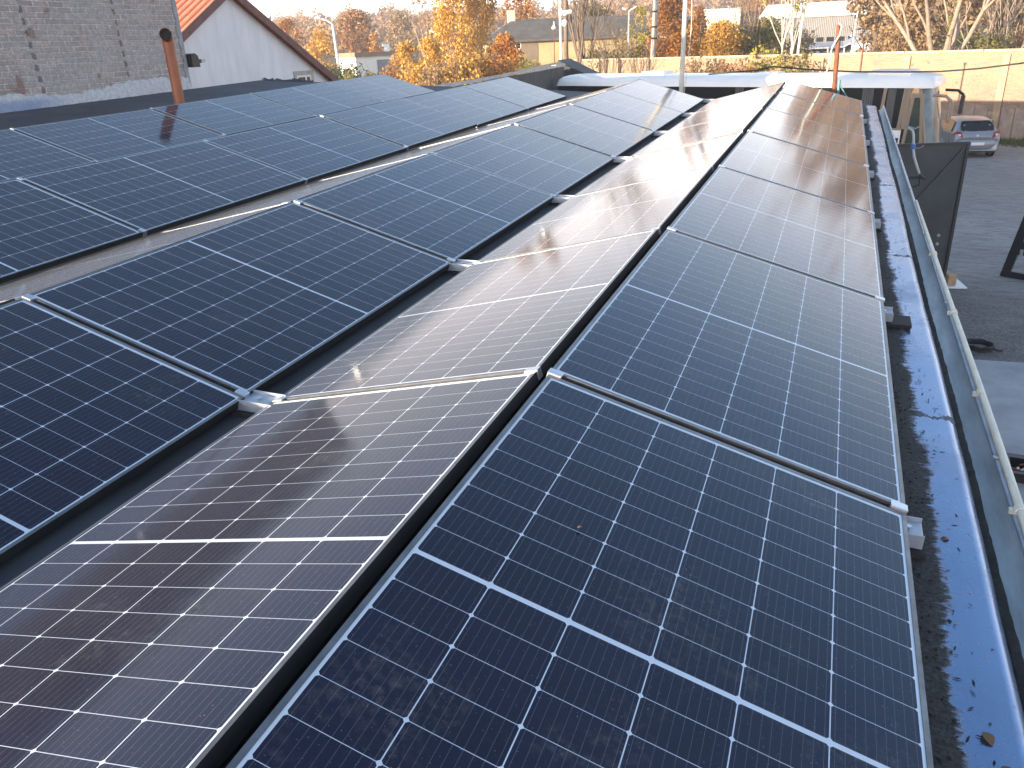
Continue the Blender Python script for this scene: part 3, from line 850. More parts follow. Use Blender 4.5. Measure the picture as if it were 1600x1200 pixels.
# ------------------------------------------------------------------ sunlit yard wall at the back
yw = thing('yard_wall', 'long sunlit pale masonry wall along the back of the yard', 'wall')
WL = (FE - FB).length
def wmap(u, v, z):
    p = FB - FD * u + FN * v
    return (p.x, p.y, z)
MT['wallr'] = mat_brick('yard_wall_masonry', (0.38, 0.235, 0.155), (0.28, 0.165, 0.11), (0.38, 0.29, 0.21), .8, 'XZ', (0.42, 0.30, 0.175), 0.30, 0.50, bare=(1.9, 3.1))
mb = MB()
mb.prism(None, [wmap(0, 0, 0), wmap(WL, 0, 0), wmap(WL, 0, 3.78), wmap(0, 0, 3.86)], [wmap(0, -.3, 0), wmap(WL, -.3, 0), wmap(WL, -.3, 3.78), wmap(0, -.3, 3.86)])
mb.build('wall', MT['wallr'], yw)
mb = MB()
for k in range(14):
    a, c = WL * k / 14, WL * (k + 1) / 14 - .04
    dz = -.08 * (a / WL)
    mb.prism(None, [wmap(a, .05, 3.865 + dz), wmap(c, .05, 3.86 + dz), wmap(c, .05, 3.95 + dz), wmap(a, .05, 3.955 + dz)], [wmap(a, -.35, 3.865 + dz), wmap(c, -.35, 3.86 + dz), wmap(c, -.35, 3.95 + dz), wmap(a, -.35, 3.955 + dz)])
mb.build('coping', mat('coping_stone', (0.47, 0.36, 0.22), .9, 0, .25, 2, .2), yw)
mb = MB()
for k in range(7):
    u0 = 12 + k * 4.2
    mb.prism(None, [wmap(u0, .004, 0), wmap(u0 + .28, .004, 0), wmap(u0 + .28, .004, 3.7), wmap(u0, .004, 3.7)], [wmap(u0, .09, 0), wmap(u0 + .28, .09, 0), wmap(u0 + .28, .09, 3.7), wmap(u0, .09, 3.7)])
mb.build('pier', mat('pier_render', (0.38, 0.26, 0.16), .9, 0, .3, 2, .3), yw)
# lower render panels
mb = MB()
for k in range(40):
    u0 = 20 + k * .55
    if u0 + .45 > WL: break
    h = rng.uniform(.9, 1.5)
    mb.prism(None, [wmap(u0, .003, 0), wmap(u0 + .5, .003, 0), wmap(u0 + .5, .003, h), wmap(u0, .003, h + .1)], [wmap(u0, .03, 0), wmap(u0 + .5, .03, 0), wmap(u0 + .5, .03, h), wmap(u0, .03, h + .1)])
mb.build('lower_render', mat('lower_render', (0.33, 0.24, 0.18), .9, 0, .4, 3, .4), yw)
# grass along its foot
mb = MB()
for i in range(9000):
    u0 = rng.uniform(14, WL - 1); v = abs(rng.normal(0, .8)) + .1
    if v > 2.0: continue
    h = rng.uniform(.08, .28); a = rng.uniform(0, 3.14)
    p = Vector(wmap(u0, v, -.01)); dx = Vector((math.cos(a), math.sin(a), 0)) * .03
    mb.add([p - dx, p + dx, p + Vector((rng.normal(0, .08), rng.normal(0, .08), h))], [(0, 1, 2)])
g = mb.build('grass', leafmat('grass_blades', [(0.05, 0.085, 0.02), (0.10, 0.12, 0.03), (0.17, 0.15, 0.06)], .2), None)
g['kind'] = 'stuff'; g['label'] = 'strip of green grass along the foot of the pale yard wall'; g['category'] = 'grass'

# ------------------------------------------------------------------ white coach
MT['buswhite'] = mat('coach_white', (0.87, 0.84, 0.78), 0.28, 0, 0.06, 1.5)
MT['bustan'] = mat('coach_tan_trim', (0.27, 0.195, 0.13), 0.4, 0, 0.12, 3)
MT['tint'] = mat('tinted_glass', (0.010, 0.011, 0.012), 0.08, 0, 0.3, 2)
MT['curtain'] = mat('curtain', (0.10, 0.095, 0.088), 0.9, 0, 0.4, 9, stretch=(6, 1, .3))
bus = thing('coach', 'long white coach with dark windows parked across the yard behind the roof', 'bus', mtx=Matrix.Translation((3.62, 27.0, -.05)) @ Matrix.Rotation(R_(-13), 4, 'Z') @ Matrix.Rotation(R_(.8), 4, 'Y'))
BL, BW = 14.0, 2.5
def busroof():
    mb = MB()
    base = [(0.0, 3.22), (0.012, 3.30), (0.05, 3.42), (0.15, 3.52), (0.36, 3.575), (0.75, 3.605), (1.25, 3.62)]
    sec0 = base + [(BW - y, z) for y, z in base[-2::-1]]
    secs = []
    for x, k, dz in ((-BL, .55, -.35), (-BL + .05, .78, -.16), (-BL + .16, .92, -.05), (-BL + .4, .985, -.01), (-BL + .9, 1, 0), (-9, 1, 0), (-5, 1, 0), (-1.1, 1, 0), (-.62, .98, -.02), (-.40, .90, -.09), (-.32, .76, -.20), (-.28, .55, -.34)):
        secs.append([(x, BW / 2 + (y - BW / 2) * (1 if z < 3.25 else (0.9 + .1 * k)), 3.22 + (z - 3.22) * k) for y, z in sec0])
    mb.loft(secs)
    return mb
o = busroof().build('roof', MT['buswhite'], bus); autosmooth(o, 50)
ac = MB(); ac.bev(-2.35, -1.05, .35, 2.1, 3.575, 3.71, .03); ac.build('roof_unit', MT['buswhite'], o)
ac = MB(); ac.bev(-10.6, -9.7, .75, 1.7, 3.575, 3.71, .03); ac.build('hatch', MT['buswhite'], o)
ac = MB(); ac.bev(-6.2, -5.4, .75, 1.7, 3.585, 3.65, .02); ac.build('hatch', MT['buswhite'], o)
mb = MB()
# lower body with wheel arches on both sides
def arch_side(y0, y1):
    for a, c in ((-BL, -11.4), (-10.2, -3.5), (-2.3, -1.02)): mb.box(a, c, y0, y1, .32, 1.98)
    for a, c in ((-11.4, -10.2), (-3.5, -2.3)): mb.box(a, c, y0, y1, 1.08, 1.98)
arch_side(0, .06); arch_side(BW - .06, BW)
mb.box(-BL, -BL + .06, .06, BW - .06, .32, 1.98)
mb.box(-1.02, -.96, .06, BW - .06, .32, 1.2)
mb.box(-BL + .06, -1.03, .06, BW - .06, .5, .56)
o = mb.build('body', MT['buswhite'], bus)
mb = MB()
mb.prism(None, [(-2.2, -.004, 1.62), (-1.06, -.004, 1.05), (-1.06, -.004, 1.7), (-2.2, -.004, 1.75)], [(-2.2, -.001, 1.62), (-1.06, -.001, 1.05), (-1.06, -.001, 1.7), (-2.2, -.001, 1.75)])
mb.build('dark_stripe', MT['tint'], o)
# core that carries the glass
mb = MB(); mb.box(-BL + .08, -.95, .05, BW - .05, 1.98, 3.22); mb.build('window_band', MT['tint'], bus)
wins = [-1.72, -1.12]
mb = MB()
for x in wins:
    lean = .06
    for y0, y1 in ((0.0, .055), (BW - .055, BW)):
        mb.prism(None, [(x - .05, y0, 1.98), (x + .05, y0, 1.98), (x + .05 + lean, y0, 3.22), (x - .05 + lean, y0, 3.22)], [(x - .05, y1, 1.98), (x + .05, y1, 1.98), (x + .05 + lean, y1, 3.22), (x - .05 + lean, y1, 3.22)])
mb.box(-1.05, -.90, 0, .047, 1.98, 3.22)
mb.box(-BL, -1.03, -.002, .052, 1.94, 2.0)
mb.build('pillars', MT['bustan'], bus)
for x0, x1 in ((-2.35, -2.0), (-1.58, -1.34), (-6.6, -6.3)):
    mb = MB(); nst = max(3, int((x1 - x0) / .06))
    for k in range(nst):
        a = x0 + (x1 - x0) * k / nst
        mb.box(a, a + .0601, .035 + .006 * (k % 2), .049, 2.0, 3.20)
    mb.build('curtain', MT['curtain'], bus)
# entrance door at the front: it narrows upwards with the raked windscreen
dr = MB()
def slat(x0, x1, z0, x2, x3, z1, y0=-.012, y1=.05): dr.prism(None, [(x0, y0, z0), (x1, y0, z0), (x3, y0, z1), (x2, y0, z1)], [(x0, y1, z0), (x1, y1, z0), (x3, y1, z1), (x2, y1, z1)])
slat(-1.02, -.92, .45, -.86, -.76, 3.06); slat(-.28, -.18, .45, -.62, -.52, 3.06); slat(-.76, -.62, 2.94, -.76, -.62, 3.06, -.010, .048); slat(-.92, -.28, .45, -.92, -.32, .60)
d_o = dr.build('door', MT['bustan'], bus)
dr = MB(); slat(-.92, -.32, .60, -.78, -.62, 2.94, .004, .04)
dr.build('door_glass', mat('door_glass', (0.045, 0.06, 0.045), .08, 0, .4, 3), d_o)
# windscreen: curved, raked
def bm_front(z, k):
    rake = .10 - max(0, z - 1.4) * .24
    pts = []
    for i in range(9):
        t = -1 + 2 * i / 8
        pts.append((rake - .34 * abs(t) ** 3, BW / 2 + t * (BW / 2 - .04) * k, z))
    return pts
mb = MB(); secs = [bm_front(z, 1) for z in (1.38, 1.9, 2.4, 2.9, 3.20)]
mb.loft(secs, cap=False, closed=False)
o = mb.build('windscreen', mat('windscreen', (0.10, 0.16, 0.19), .12, 0, .5, 1.6, spec=.25), bus, smooth=True)
mb = MB()
for s_ in (0.03, BW - .03): mb.tube([(-.22, s_, 1.3), (-.34, s_, 1.9), (-.48, s_, 2.5), (-.65, s_, 3.20)], .04, 8)
mb.build('windscreen_frame', MT['bustan'], o)
mb = MB(); secs = [bm_front(z, 1) for z in (.34, .8, 1.30, 1.38)]
mb.loft(secs, cap=False, closed=False); mb.build('front_panel', MT['buswhite'], bus, smooth=True)
for sgn, y in ((0, -.02), (1, BW + .02)):
    mb = MB(); q = -1 if sgn == 0 else 1
    mb.tube([(-.25, y, 3.02), (.12, y + q * .10, 3.0), (.30, y + q * .14, 2.86)], .045, 8)
    mb.bev(.24, .36, min(y, y + q * .28) - .0, max(y, y + q * .28), 2.25, 2.86, .03)
    mb.build('mirror', MT['bustan'] if sgn == 0 else MT['black'], bus)
for x in (-10.8, -2.9):
    for y0, y1 in ((.07, .36), (BW - .36, BW - .07)):
        wl = MB(); wl.tube([(x, y0, .5), (x, y1, .5)], .5, 24); w_o = wl.build('wheel', MT['rubber'], bus); autosmooth(w_o, 40)
        rm = MB(); yy_ = y0 - .006 if y0 < 1 else y1 + .006
        rm.tube([(x, yy_, .5), (x, yy_ + .01, .5)], .27, 20); rm.build('rim', MT['galv'], w_o)

# ------------------------------------------------------------------ silver hatchback
car = thing('parked_car', 'silver hatchback parked facing the pale yard wall', 'car', (6.02, 35.35, 0), R_(9))
MT['carpaint'] = mat('silver_paint', (0.30, 0.30, 0.315), .30, .35, .05, 2)
def carsec(y, top, hw, belt, zb, roofhw, fac):
    """one cross section; fac 0..1 = how much cabin stands above the belt"""
    L_ = [(0, zb), (hw * .86, zb), (hw * .95, zb + .06), (hw * 1.0, .50), (hw * 1.0, .68), (hw * .965, belt - .03), (hw * .93, belt)]
    if fac > 0: L_ += [(roofhw + (hw * .9 - roofhw) * .45, belt + (top - belt) * .6), (roofhw, top - .07), (roofhw * .8, top - .015), (0, top)]
    else: L_ += [(hw * .85, belt + (top - belt) * .5), (hw * .7, top - .02), (hw * .5, top - .005), (0, top)]
    R = [(-x, y, z) for x, z in L_[::-1][:-1]][0:]
    full = [(x, y, z) for x, z in L_] + [(-x, y, z) for x, z in L_[-2:0:-1]]
    return full
mb = MB()
st = [(0.03, .72, .72, .66, .34, .5, 0), (0.0, .80, .80, .72, .28, .5, 0), (.06, .98, .84, .90, .24, .55, 0), (.14, 1.06, .85, .95, .22, .58, 1), (.30, 1.26, .86, .96, .20, .60, 1), (.50, 1.40, .865, .965, .19, .60, 1), (.75, 1.455, .868, .965, .18, .62, 1),
      (1.3, 1.485, .87, .96, .18, .64, 1), (2.0, 1.465, .87, .95, .18, .63, 1), (2.45, 1.36, .87, .95, .18, .60, 1), (2.85, 1.06, .865, .95, .18, .60, 1), (3.3, .96, .84, .90, .20, .5, 0), (3.75, .84, .78, .74, .24, .5, 0), (3.95, .70, .66, .62, .30, .4, 0)]
mb.loft([carsec(*s) for s in st])
co = mb.build('body', MT['carpaint'], car); autosmooth(co, 35)
def curved(rows, name, m, parent):
    mb = MB(); n = len(rows[0])
    mb.add([p for r_ in rows for p in r_], [(i * n + k, i * n + k + 1, (i + 1) * n + k + 1, (i + 1) * n + k) for i in range(len(rows) - 1) for k in range(n - 1)])
    return mb.build(name, m, parent, smooth=True)
def hw_row(y, z, hw, n=11, cur=.05, p=2): return [(-hw + 2 * hw * k / (n - 1), y + cur * abs(-1 + 2 * k / (n - 1)) ** p, z) for k in range(n)]
curved([hw_row(.10, 1.015, .46, cur=.02), hw_row(.13, 1.06, .60, cur=.035), hw_row(.23, 1.20, .615, cur=.05), hw_row(.36, 1.335, .57, cur=.06), hw_row(.405, 1.365, .50, cur=.06)], 'rear_window', MT['window'], car)
mb = MB(); mb.bev(-.13, .13, .335, .37, 1.385, 1.41, .008); mb.build('brake_light', mat('red_lens', (0.45, 0.02, 0.02), .25), car)
mb = MB(); mb.bev(-.56, .56, .38, .55, 1.402, 1.425, .01); mb.build('spoiler', MT['carpaint'], car)
for sx in (-1, 1):
    P_ = [(.53, .78), (.60, .98), (.74, 1.04), (.835, .98), (.82, .80), (.70, .74)]
    mb = MB()
    a = [(sx * x, -.012 + .17 * max(0, (x - .55) / .3) ** 2, z) for x, z in P_]; b = [(x, y + .10, z) for x, y, z in a]
    if sx > 0: a, b = a, b
    mb.prism(None, a if sx < 0 else a[::-1], b if sx < 0 else b[::-1])
    tl = mb.build('tail_light', mat('tail_lens', (0.40, 0.018, 0.02), .2), car)
    mb = MB(); mb.box(sx * .66 - .05, sx * .66 + .05, -.010 + .02, .05, .86, .93); mb.build('reverse_light', MT['white'], tl)
    # side glass
    g_ = [(.62, .99), (2.68, .99), (2.28, 1.36), (1.3, 1.405), (.78, 1.36)]
    mb = MB(); mb.add([(sx * (.862 - .42 * (z - .95)), y, z) for y, z in g_], [tuple(range(5)) if sx > 0 else tuple(range(5))[::-1]])
    mb.build('side_window', MT['window'], car)
    mb = MB(); mb.bev(sx * .90 - .07, sx * .90 + .07, 2.45, 2.57, .96, 1.08, .03); mb.build('mirror', MT['carpaint'], car)
mb = MB(); secs = []
for z, hw, y in ((.30, .74, .03), (.36, .80, -.05), (.50, .83, -.085), (.62, .83, -.08), (.70, .81, -.03)):
    secs.append([(-hw + 2 * hw * k / 12, y + .20 * abs(-1 + k / 6) ** 3, z) for k in range(13)])
mb.loft(secs, cap=False, closed=False); bp = mb.build('bumper', MT['carpaint'], car, smooth=True)
mb = MB(); mb.box(-.72, .72, .02, .12, .20, .33); mb.build('bumper_skirt', MT['black'], bp)
mb = MB(); mb.box(-.27, .27, -.096, -.086, .50, .61); mb.box(-.27, -.22, -.099, -.097, .50, .61, 1)
mb.build('number_plate', [MT['white'], mat('plate_blue', (.02, .07, .35), .4)], car)
mb = MB(); mb.tube([(0, .005, .865), (0, .028, .865)], .045, 16); mb.build('badge', MT['clamp'], car)
mb = MB(); mb.tube([(.02, .09, 1.05), (.30, .12, 1.075)], .010, 6); mb.build('wiper', MT['black'], car)
for sx in (-1, 1):
    for y in (.72, 3.15):
        mb = MB(); mb.tube([(sx * .66, y, .30), (sx * .862, y, .30)], .30, 24); w_o = mb.build('wheel', MT['rubber'], car); autosmooth(w_o, 40)
        mb = MB(); mb.tube([(sx * .858, y, .30), (sx * .870, y, .30)], .19, 18); mb.build('rim', MT['galv'], w_o)
        mb = MB(); mb.tube([(sx * .80, y, .30), (sx * .867, y, .30)], .345, 24); mb.build('wheel_arch', MT['dark'], co)

# ------------------------------------------------------------------ dark steel gate leaf
gd = Vector((3.051 - 1.832, 15.527 - 15.1, 0)).normalized()
gt = thing('gate_leaf', 'big dark steel gate leaf with a diagonal brace standing beside the eave', 'gate', (3.085, 15.545, 0), math.atan2(gd.y, gd.x))
MT['gate'] = mat('gate_steel', (0.048, 0.054, 0.058), .5, .2, .35, 1.4, .1)
GWD, GH = 2.6, 2.9
mb = MB(); mb.box(-GWD, 0, 0, .004, .12, GH); mb.build('sheet', MT['gate'], gt)
mb = MB()
for a, c, e, g_ in ((-GWD, 0, GH - .05, GH), (-GWD, 0, .12, .17), (-.05, 0, .17, GH - .05), (-GWD, -GWD + .05, .17, GH - .05)): mb.box(a, c, -.035, -.001, e, g_)
mb.build('frame', mat('gate_frame_steel', (0.03, 0.033, 0.036), .5, .2, .3, 3), gt)
mb = MB(); mb.box(-GWD + .05, -.05, -.006, -.001, .70, .715); mb.build('seam', MT['gate'], gt)
mb = MB(); mb.tube([(-.07, -.02, GH - .10), (-1.5, -.02, .95)], .022, 4); mb.build('brace', MT['gate'], gt)
mb = MB()
for z in (.95, 1.12): mb.tube([(-.28, -.03, z), (-.28, .0, z)], .03, 10)
mb.build('bolt', MT['galv'], gt)
t = thing('timber_block', 'short wooden beam lying under the foot of the steel gate', 'timber', (3.24, 15.75, 0), R_(24))
mb = MB(); mb.bev(-.08, .10, -.02, .75, .03, .26, .008); mb.build('beam', MT['wood'], t)
t = thing('white_board', 'white board lying on the gravel under the wooden beam', 'board', (3.26, 15.78, 0), R_(10))
mb = MB(); mb.bev(-.10, .26, -.15, .5, 0.0, .028, .004); mb.build('board', MT['white'], t)

# ------------------------------------------------------------------ small things in the yard
t = thing('hose_coil', 'coil of black hose lying on gravel beside the concrete apron', 'hose', (3.29, 12.05, 0))
mb = MB()
for k, (rr_, z, ox) in enumerate(((.20, .03, 0), (.195, .062, .012), (.205, .092, -.008))):
    ring = [(ox + rr_ * math.cos(2 * PI * i / 40), rr_ * math.sin(2 * PI * i / 40), z + .006 * math.sin(i)) for i in range(41)]
    mb.tube(ring, .017, 8, cap=False)
mb.tube([(.2, 0, .03), (.27, -.06, .018), (.34, -.03, .018)], .016, 8)
o = mb.build('hose', MT['rubber'], t, smooth=True)
t = thing('scrap_tray', 'black tray of rusty scrap on the concrete apron', 'tray', (3.42, 7.67, 0), R_(-6))
mb = MB()
mb.box(-.42, .42, -.26, .26, .012, .03); mb.box(-.42, .42, -.26, -.20, .03, .13); mb.box(-.42, .42, .16, .26, .03, .13); mb.box(-.42, -.36, -.20, .16, .03, .13); mb.box(.36, .42, -.20, .16, .03, .13)
mb.build('tray', MT['black'], t)
mb = MB()
for i in range(70):
    p = Vector((rng.uniform(-.32, .32), rng.uniform(-.17, .13), rng.uniform(.05, .10))); q = Vector(rng.normal(0, .05, 3)); q.z *= .3
    mb.tube([p - q, p + q], rng.uniform(.008, .02), 5, int(rng.integers(0, 3)))
mb.build('scrap', [MT['rust'], MT['white'], mat('red_plastic', (.32, .03, .025), .5)], t)
fd = Vector((4.699 - 4.294, 16.652 - 16.914, 0)).normalized()
t = thing('black_door', 'black vehicle door with window openings leaning upright on the gravel', 'vehicle door', (4.30, 16.90, 0), math.atan2(fd.y, fd.x))
MT['doorblack'] = mat('door_black', (0.010, 0.012, 0.016), .4, 0, .3, 6)
def fr_bar(mb, a, b, c, d): mb.prism(None, [(x, -.03, z) for x, z in (a, b, c, d)], [(x, .03, z) for x, z in (a, b, c, d)])
mb = MB()
lft = lambda z: z * .17
fr_bar(mb, (0, 0), (.17, 0), (.17 + lft(1.9), 1.9), (lft(1.9), 1.9))
fr_bar(mb, (.17, 0), (1.9, 0), (1.9, .13), (.17 + lft(.13), .13))
fr_bar(mb, (.17 + lft(.50), .50), (1.9, .50), (1.9, .78), (.17 + lft(.78), .78))
fr_bar(mb, (1.9, 0), (2.0, 0), (2.3, 1.9), (2.2, 1.9))
fr_bar(mb, (.17 + lft(1.78), 1.78), (2.2, 1.78), (2.22, 1.9), (.17 + lft(1.9), 1.9))
mb.build('frame', MT['doorblack'], t)
mb = MB(); mb.bev(.30, .36, -.05, -.03, .50, .62, .006); mb.build('handle', MT['clamp'], t)
# bent white pipe by the far end of the gutter
def on_y(px, py, Y):
    a, b = px - 800, -(py - 600)
    d = Vector((RW[0][i] * a + RW[1][i] * b + RW[2][i] * FPX for i in range(3)))
    return CP + d * ((Y - CP.y) / d.y)
t = thing('bent_pipe', 'bent pale pipe with a blue tie held up beside the gutter end', 'pipe', (0, 0, 0))
Yb = 12.5
P_ = [on_y(*q, Yb) for q in ((1419, 199), (1426, 204), (1427.5, 212), (1427, 230), (1428, 244), (1432, 258), (1437.5, 275))]
mb = MB(); mb.tube(P_, [.02, .021, .021, .021, .021, .021, .021], 10); o = mb.build('pipe', mat('pale_pipe', (0.46, 0.47, 0.48), .5, 0, .2, 9), t, smooth=True)
mb = MB(); mb.tube([P_[3] + Vector((0, 0, .05)), P_[3] - Vector((0, 0, .03))], .033, 10); mb.build('blue_tie', mat('blue_plastic', (0.06, 0.16, 0.42), .5), t)
mb = MB(); mb.tube([on_y(1413, 199, Yb), on_y(1419, 198, Yb), on_y(1430, 201, Yb), on_y(1436, 198, Yb)], .012, 6); mb.tube([on_y(1428, 232, Yb), on_y(1438, 231, Yb), on_y(1444, 227, Yb)], .006, 6)
mb.build('loose_wire', MT['galv'], t)
mb = MB(); mb.tube([Vector((1.30, 12.02, P_[-1].z + .0)), on_y(1420, 277, Yb), P_[-1] - Vector((0, 0, .02)), on_y(1446, 279, Yb)], .02, 8); mb.tube([P_[-1], on_y(1437, 288, Yb), on_y(1424, 293, Yb)], .018, 8); mb.tube([on_y(1436, 272, Yb), on_y(1441, 277, Yb)], .03, 8)
mb.build('bracket', MT['black'], t)

# rusty post on the roof's far edge, with its cable
t = thing('rusty_post', 'rust-red steel post with a white cable at the far roof edge', 'post', (0.625, 11.2, 3.85))
mb = MB(); mb.tube([(0, 0, 0), (-.015, 0, .45), (-.025, 0, .9), (-.05, 0, 1.15)], [.034, .033, .031, .027], 10)
o = mb.build('post', MT['rust'], t); autosmooth(o, 50)
mb = MB(); mb.tube([(-.05, -.02, 1.17), (.0, -.04, 1.12), (-.02, -.05, 1.0), (-.10, -.05, .85), (-.12, -.04, .62), (-.19, -.03, .25), (-.24, 0, .08)], .011, 6); mb.build('cable', MT['conduit'], t, smooth=True)
mb = MB(); mb.tube([(.05, 0, .40), (.05, 0, .12)], .022, 6); mb.tube([(.05, 0, .36), (.25, .0, .06)], .010, 6); mb.build('brace', mat('blue_green_paint', (0.10, 0.20, 0.22), .6, 0, .3, 9), t)
# tall pale pole behind the panels
p0 = on_y(1064, 150, 13.0); p1 = on_y(1074, -60, 13.0)
t = thing('pale_pole', 'tall thin pale pole with loose wires just beyond the panels', 'pole', (p0.x, 13.0, 0))
mb = MB(); mb.tube([(0, 0, 0), (0, 0, p0.z), (p1.x - p0.x, 0, p1.z)], [.04, .04, .038], 10); mb.build('pole', mat('pale_pole_paint', (0.58, 0.53, 0.44), .6, 0, .25, 4), t, smooth=True)
mb = MB(); mb.tube([(.05, 0, p0.z), (.10, 0, p0.z + .6), (.13, 0, p0.z + 1.1), (.10, 0, p1.z)], .006, 5); mb.build('wire', MT['conduit'], t)
# black cable strung above the coach
def at(px, py, D):
    s = spot(px, D); return Vector((s.x, s.y, hgt(px, py, D)))
t = thing('overhead_cable', 'black cable sagging above the coach roof to the right', 'cable', (0, 0, 0))
mb = MB()
cp = [at(*q, 26.0) for q in ((1110, 116), (1150, 112.5), (1185, 110), (1212, 104), (1245, 106.5), (1280, 109), (1345, 112), (1420, 112.2), (1480, 111.5), (1540, 107), (1605, 99), (1700, 84))]
mb.tube(cp, .022, 6); mb.build('cable', MT['black'], t, smooth=True)
p = at(1352, 112, 37); q = at(1352.5, 68, 37)
t = thing('thin_dark_post', 'thin dark post with a small cap above the coach roof unit', 'post', (p.x, p.y, 0))
mb = MB(); mb.tube([(0, 0, 0), (0, 0, q.z)], .035, 8); mb.build('post', MT['rust'], t)
mb = MB(); mb.bev(-.07, .07, -.05, .05, q.z, q.z + .06, .01); mb.build('cap', MT['black'], t)

# ------------------------------------------------------------------ poles and lamps beyond
def pole(px, ptop, D, rad, m, name, label, cat, lean=0.0, group=None):
    s = spot(px, D); h = hgt(px, ptop, D)
    t = thing(name, label, cat, s, 0, group)
    mb = MB(); mb.tube([(0, 0, 0), (lean, 0, h)], [rad * 1.15, rad * .85], 10); mb.build('pole', m, t, smooth=True)
    return t, h
MT['polegrey'] = mat('pole_concrete', (0.42, 0.35, 0.28), .85, 0, .3, 2, .2)
MT['polewhite'] = mat('pole_pale', (0.62, 0.58, 0.50), .6, 0, .2, 2)
t, h = pole(529, 38, 75, .13, MT['polewhite'], 'street_lamp', 'pale street lamp with a long arm left, near the white house', 'street lamp', -.25)
mb = MB(); mb.tube([(-.25, 0, h - .1), (-.35, 0, h + .1), (-.8, 0, h + .35), (-1.35, -.2, h + .55)], .06, 8); a_ = mb.build('arm', MT['polewhite'], t, smooth=True)
mb = MB(); mb.bev(-1.75, -1.25, -.35, -.1, h + .50, h + .66, .03); mb.build('lamp_head', MT['white'], t)
t, h = pole(692, 56, 80, .07, MT['polewhite'], 'street_lamp', 'small street lamp with a slanted arm beside the golden birch', 'street lamp')
mb = MB(); mb.tube([(0, 0, h - .1), (-.5, 0, h + .15), (-.95, 0, h + .40)], .045, 8); mb.build('arm', MT['polewhite'], t, smooth=True)
mb = MB(); mb.bev(-1.25, -.9, -.1, .1, h + .38, h + .50, .03); mb.build('lamp_head', MT['white'], t)
t, h = pole(982, 14, 58, .055, MT['polewhite'], 'street_lamp', 'twin-headed street lamp rising behind the yard wall', 'street lamp')
for s_ in (-1, 1):
    mb = MB(); mb.tube([(0, 0, h - .15), (s_ * .15, 0, h - .05)], .04, 8); mb.build('arm', MT['polewhite'], t)
    m_ = Matrix.Translation((s_ * .32, 0, h + .02)) @ Matrix.Rotation(-s_ * .45, 4, 'Y')
    mb = MB(); mb.bev(-.24, .24, -.12, .12, -.04, .05, .02, 0, m_); mb.build('lamp_head', MT['galv'], t)
t, h = pole(1019, -60, 52, .17, MT['polegrey'], 'utility_pole', 'thick grey-brown concrete pole behind the yard wall', 'utility pole', .2)
mb = MB()
for z in (hgt(1019, 42, 52), hgt(1019, 18, 52), hgt(1019, 60, 52)): mb.tube([(.1, 0, z - .05), (.1, 0, z + .05)], .2, 10)
mb.build('band', MT['black'], t)
t, h = pole(877, -60, 47, .075, MT['polewhite'], 'camera_pole', 'white pole carrying a small box and a round lamp', 'pole', -.05)
mb = MB(); zz_ = hgt(877, 19, 47); mb.bev(.12, .62, -.1, .1, zz_ - .08, zz_ + .08, .02); mb.bev(-.1, .1, -.12, -.04, zz_ - .16, zz_ + .16, .02); mb.build('box', MT['white'], t)
mb = MB(); zz_ = hgt(882, 36, 47); mb.tube([(.2, 0, zz_ - .18), (.2, 0, zz_ - .05), (.22, 0, zz_ + .1), (.24, 0, zz_ + .17)], [.06, .14, .14, .05], 12); mb.build('lamp_head', MT['white'], t, smooth=True)
t, h = pole(866, 44, 50, .03, MT['rust'], 'garden_lamp', 'thin rusty lamp post with a white bell shade', 'street lamp')
mb = MB(); mb.tube([(0, 0, h - .05), (0, 0, h + .06), (0, 0, h + .14), (0, 0, h + .36)], [.13, .12, .05, .025], 12); mb.build('lamp_shade', MT['white'], t, smooth=True)
for i, (px, rad, lean, lab) in enumerate(((884.5, .13, .0, 'brown wooden pole just right of the white camera pole'), (1246, .10, .35, 'slim pale leaning pole in front of the corrugated hangar'), (1331, .06, .25, 'thin pale pole with rungs at the hangar\'s right end'))):
    t, h = pole(px, (-60, -40, 8)[i], (50, 60, 64)[i], rad, (MT['bark'], MT['polewhite'], MT['polewhite'])[i], 'utility_pole', lab, 'utility pole', lean)
    mb = MB(); mb.tube([(0, 0, h * .7), (0, 0, h * .7 + .1)], rad * 1.3, 8); mb.build('band', MT['galv'], t)

# ------------------------------------------------------------------ buildings beyond the wall
def frame_at(px, D):
    """origin on the ground and the two horizontal directions (across the view, away) for a building seen square on"""
    s = spot(px, D); d = Vector((s.x - CP.x, s.y - CP.y, 0)).normalized()
    return s, math.atan2(-d.x, d.y)
# yellow house with a dark roof
s, a = frame_at(850, 72)
yh = thing('yellow_house', 'low yellow-walled house under a dark hipped roof', 'house', s, a + R_(8))
ze, zr = hgt(850, 60, 72), hgt(850, 28, 74)
xl, xr = -4.6, 8.6
mb = MB(); mb.box(xl, xr, 0, 7, 0, ze); mb.build('wall', mat('yellow_render', (0.47, 0.34, 0.18), .9, 0, .3, .7, .2), yh)
mb = MB()
A_, B_, C_, D_ = (xl - .6, -.5, ze - .05), (xr + .6, -.5, ze - .05), (xr + .6, 7.5, ze - .05), (xl - .6, 7.5, ze - .05)
E_, F_ = (xl + 2.4, 3.5, zr), (xr - .2, 3.5, zr)
A2, B2, C2, D2 = [(x, y, z - .14) for x, y, z in (A_, B_, C_, D_)]
mb.add([A_, B_, C_, D_, E_, F_, A2, B2, C2, D2], [(0, 1, 5, 4), (2, 3, 4, 5), (3, 0, 4), (1, 2, 5), (6, 7, 1, 0), (7, 8, 2, 1), (8, 9, 3, 2), (9, 6, 0, 3), (9, 8, 7, 6)])
rf = mb.build('roof', mat('dark_roof_tile', (0.105, 0.095, 0.085), .85, 0, .4, 1.5, .5, bscale=12), yh)
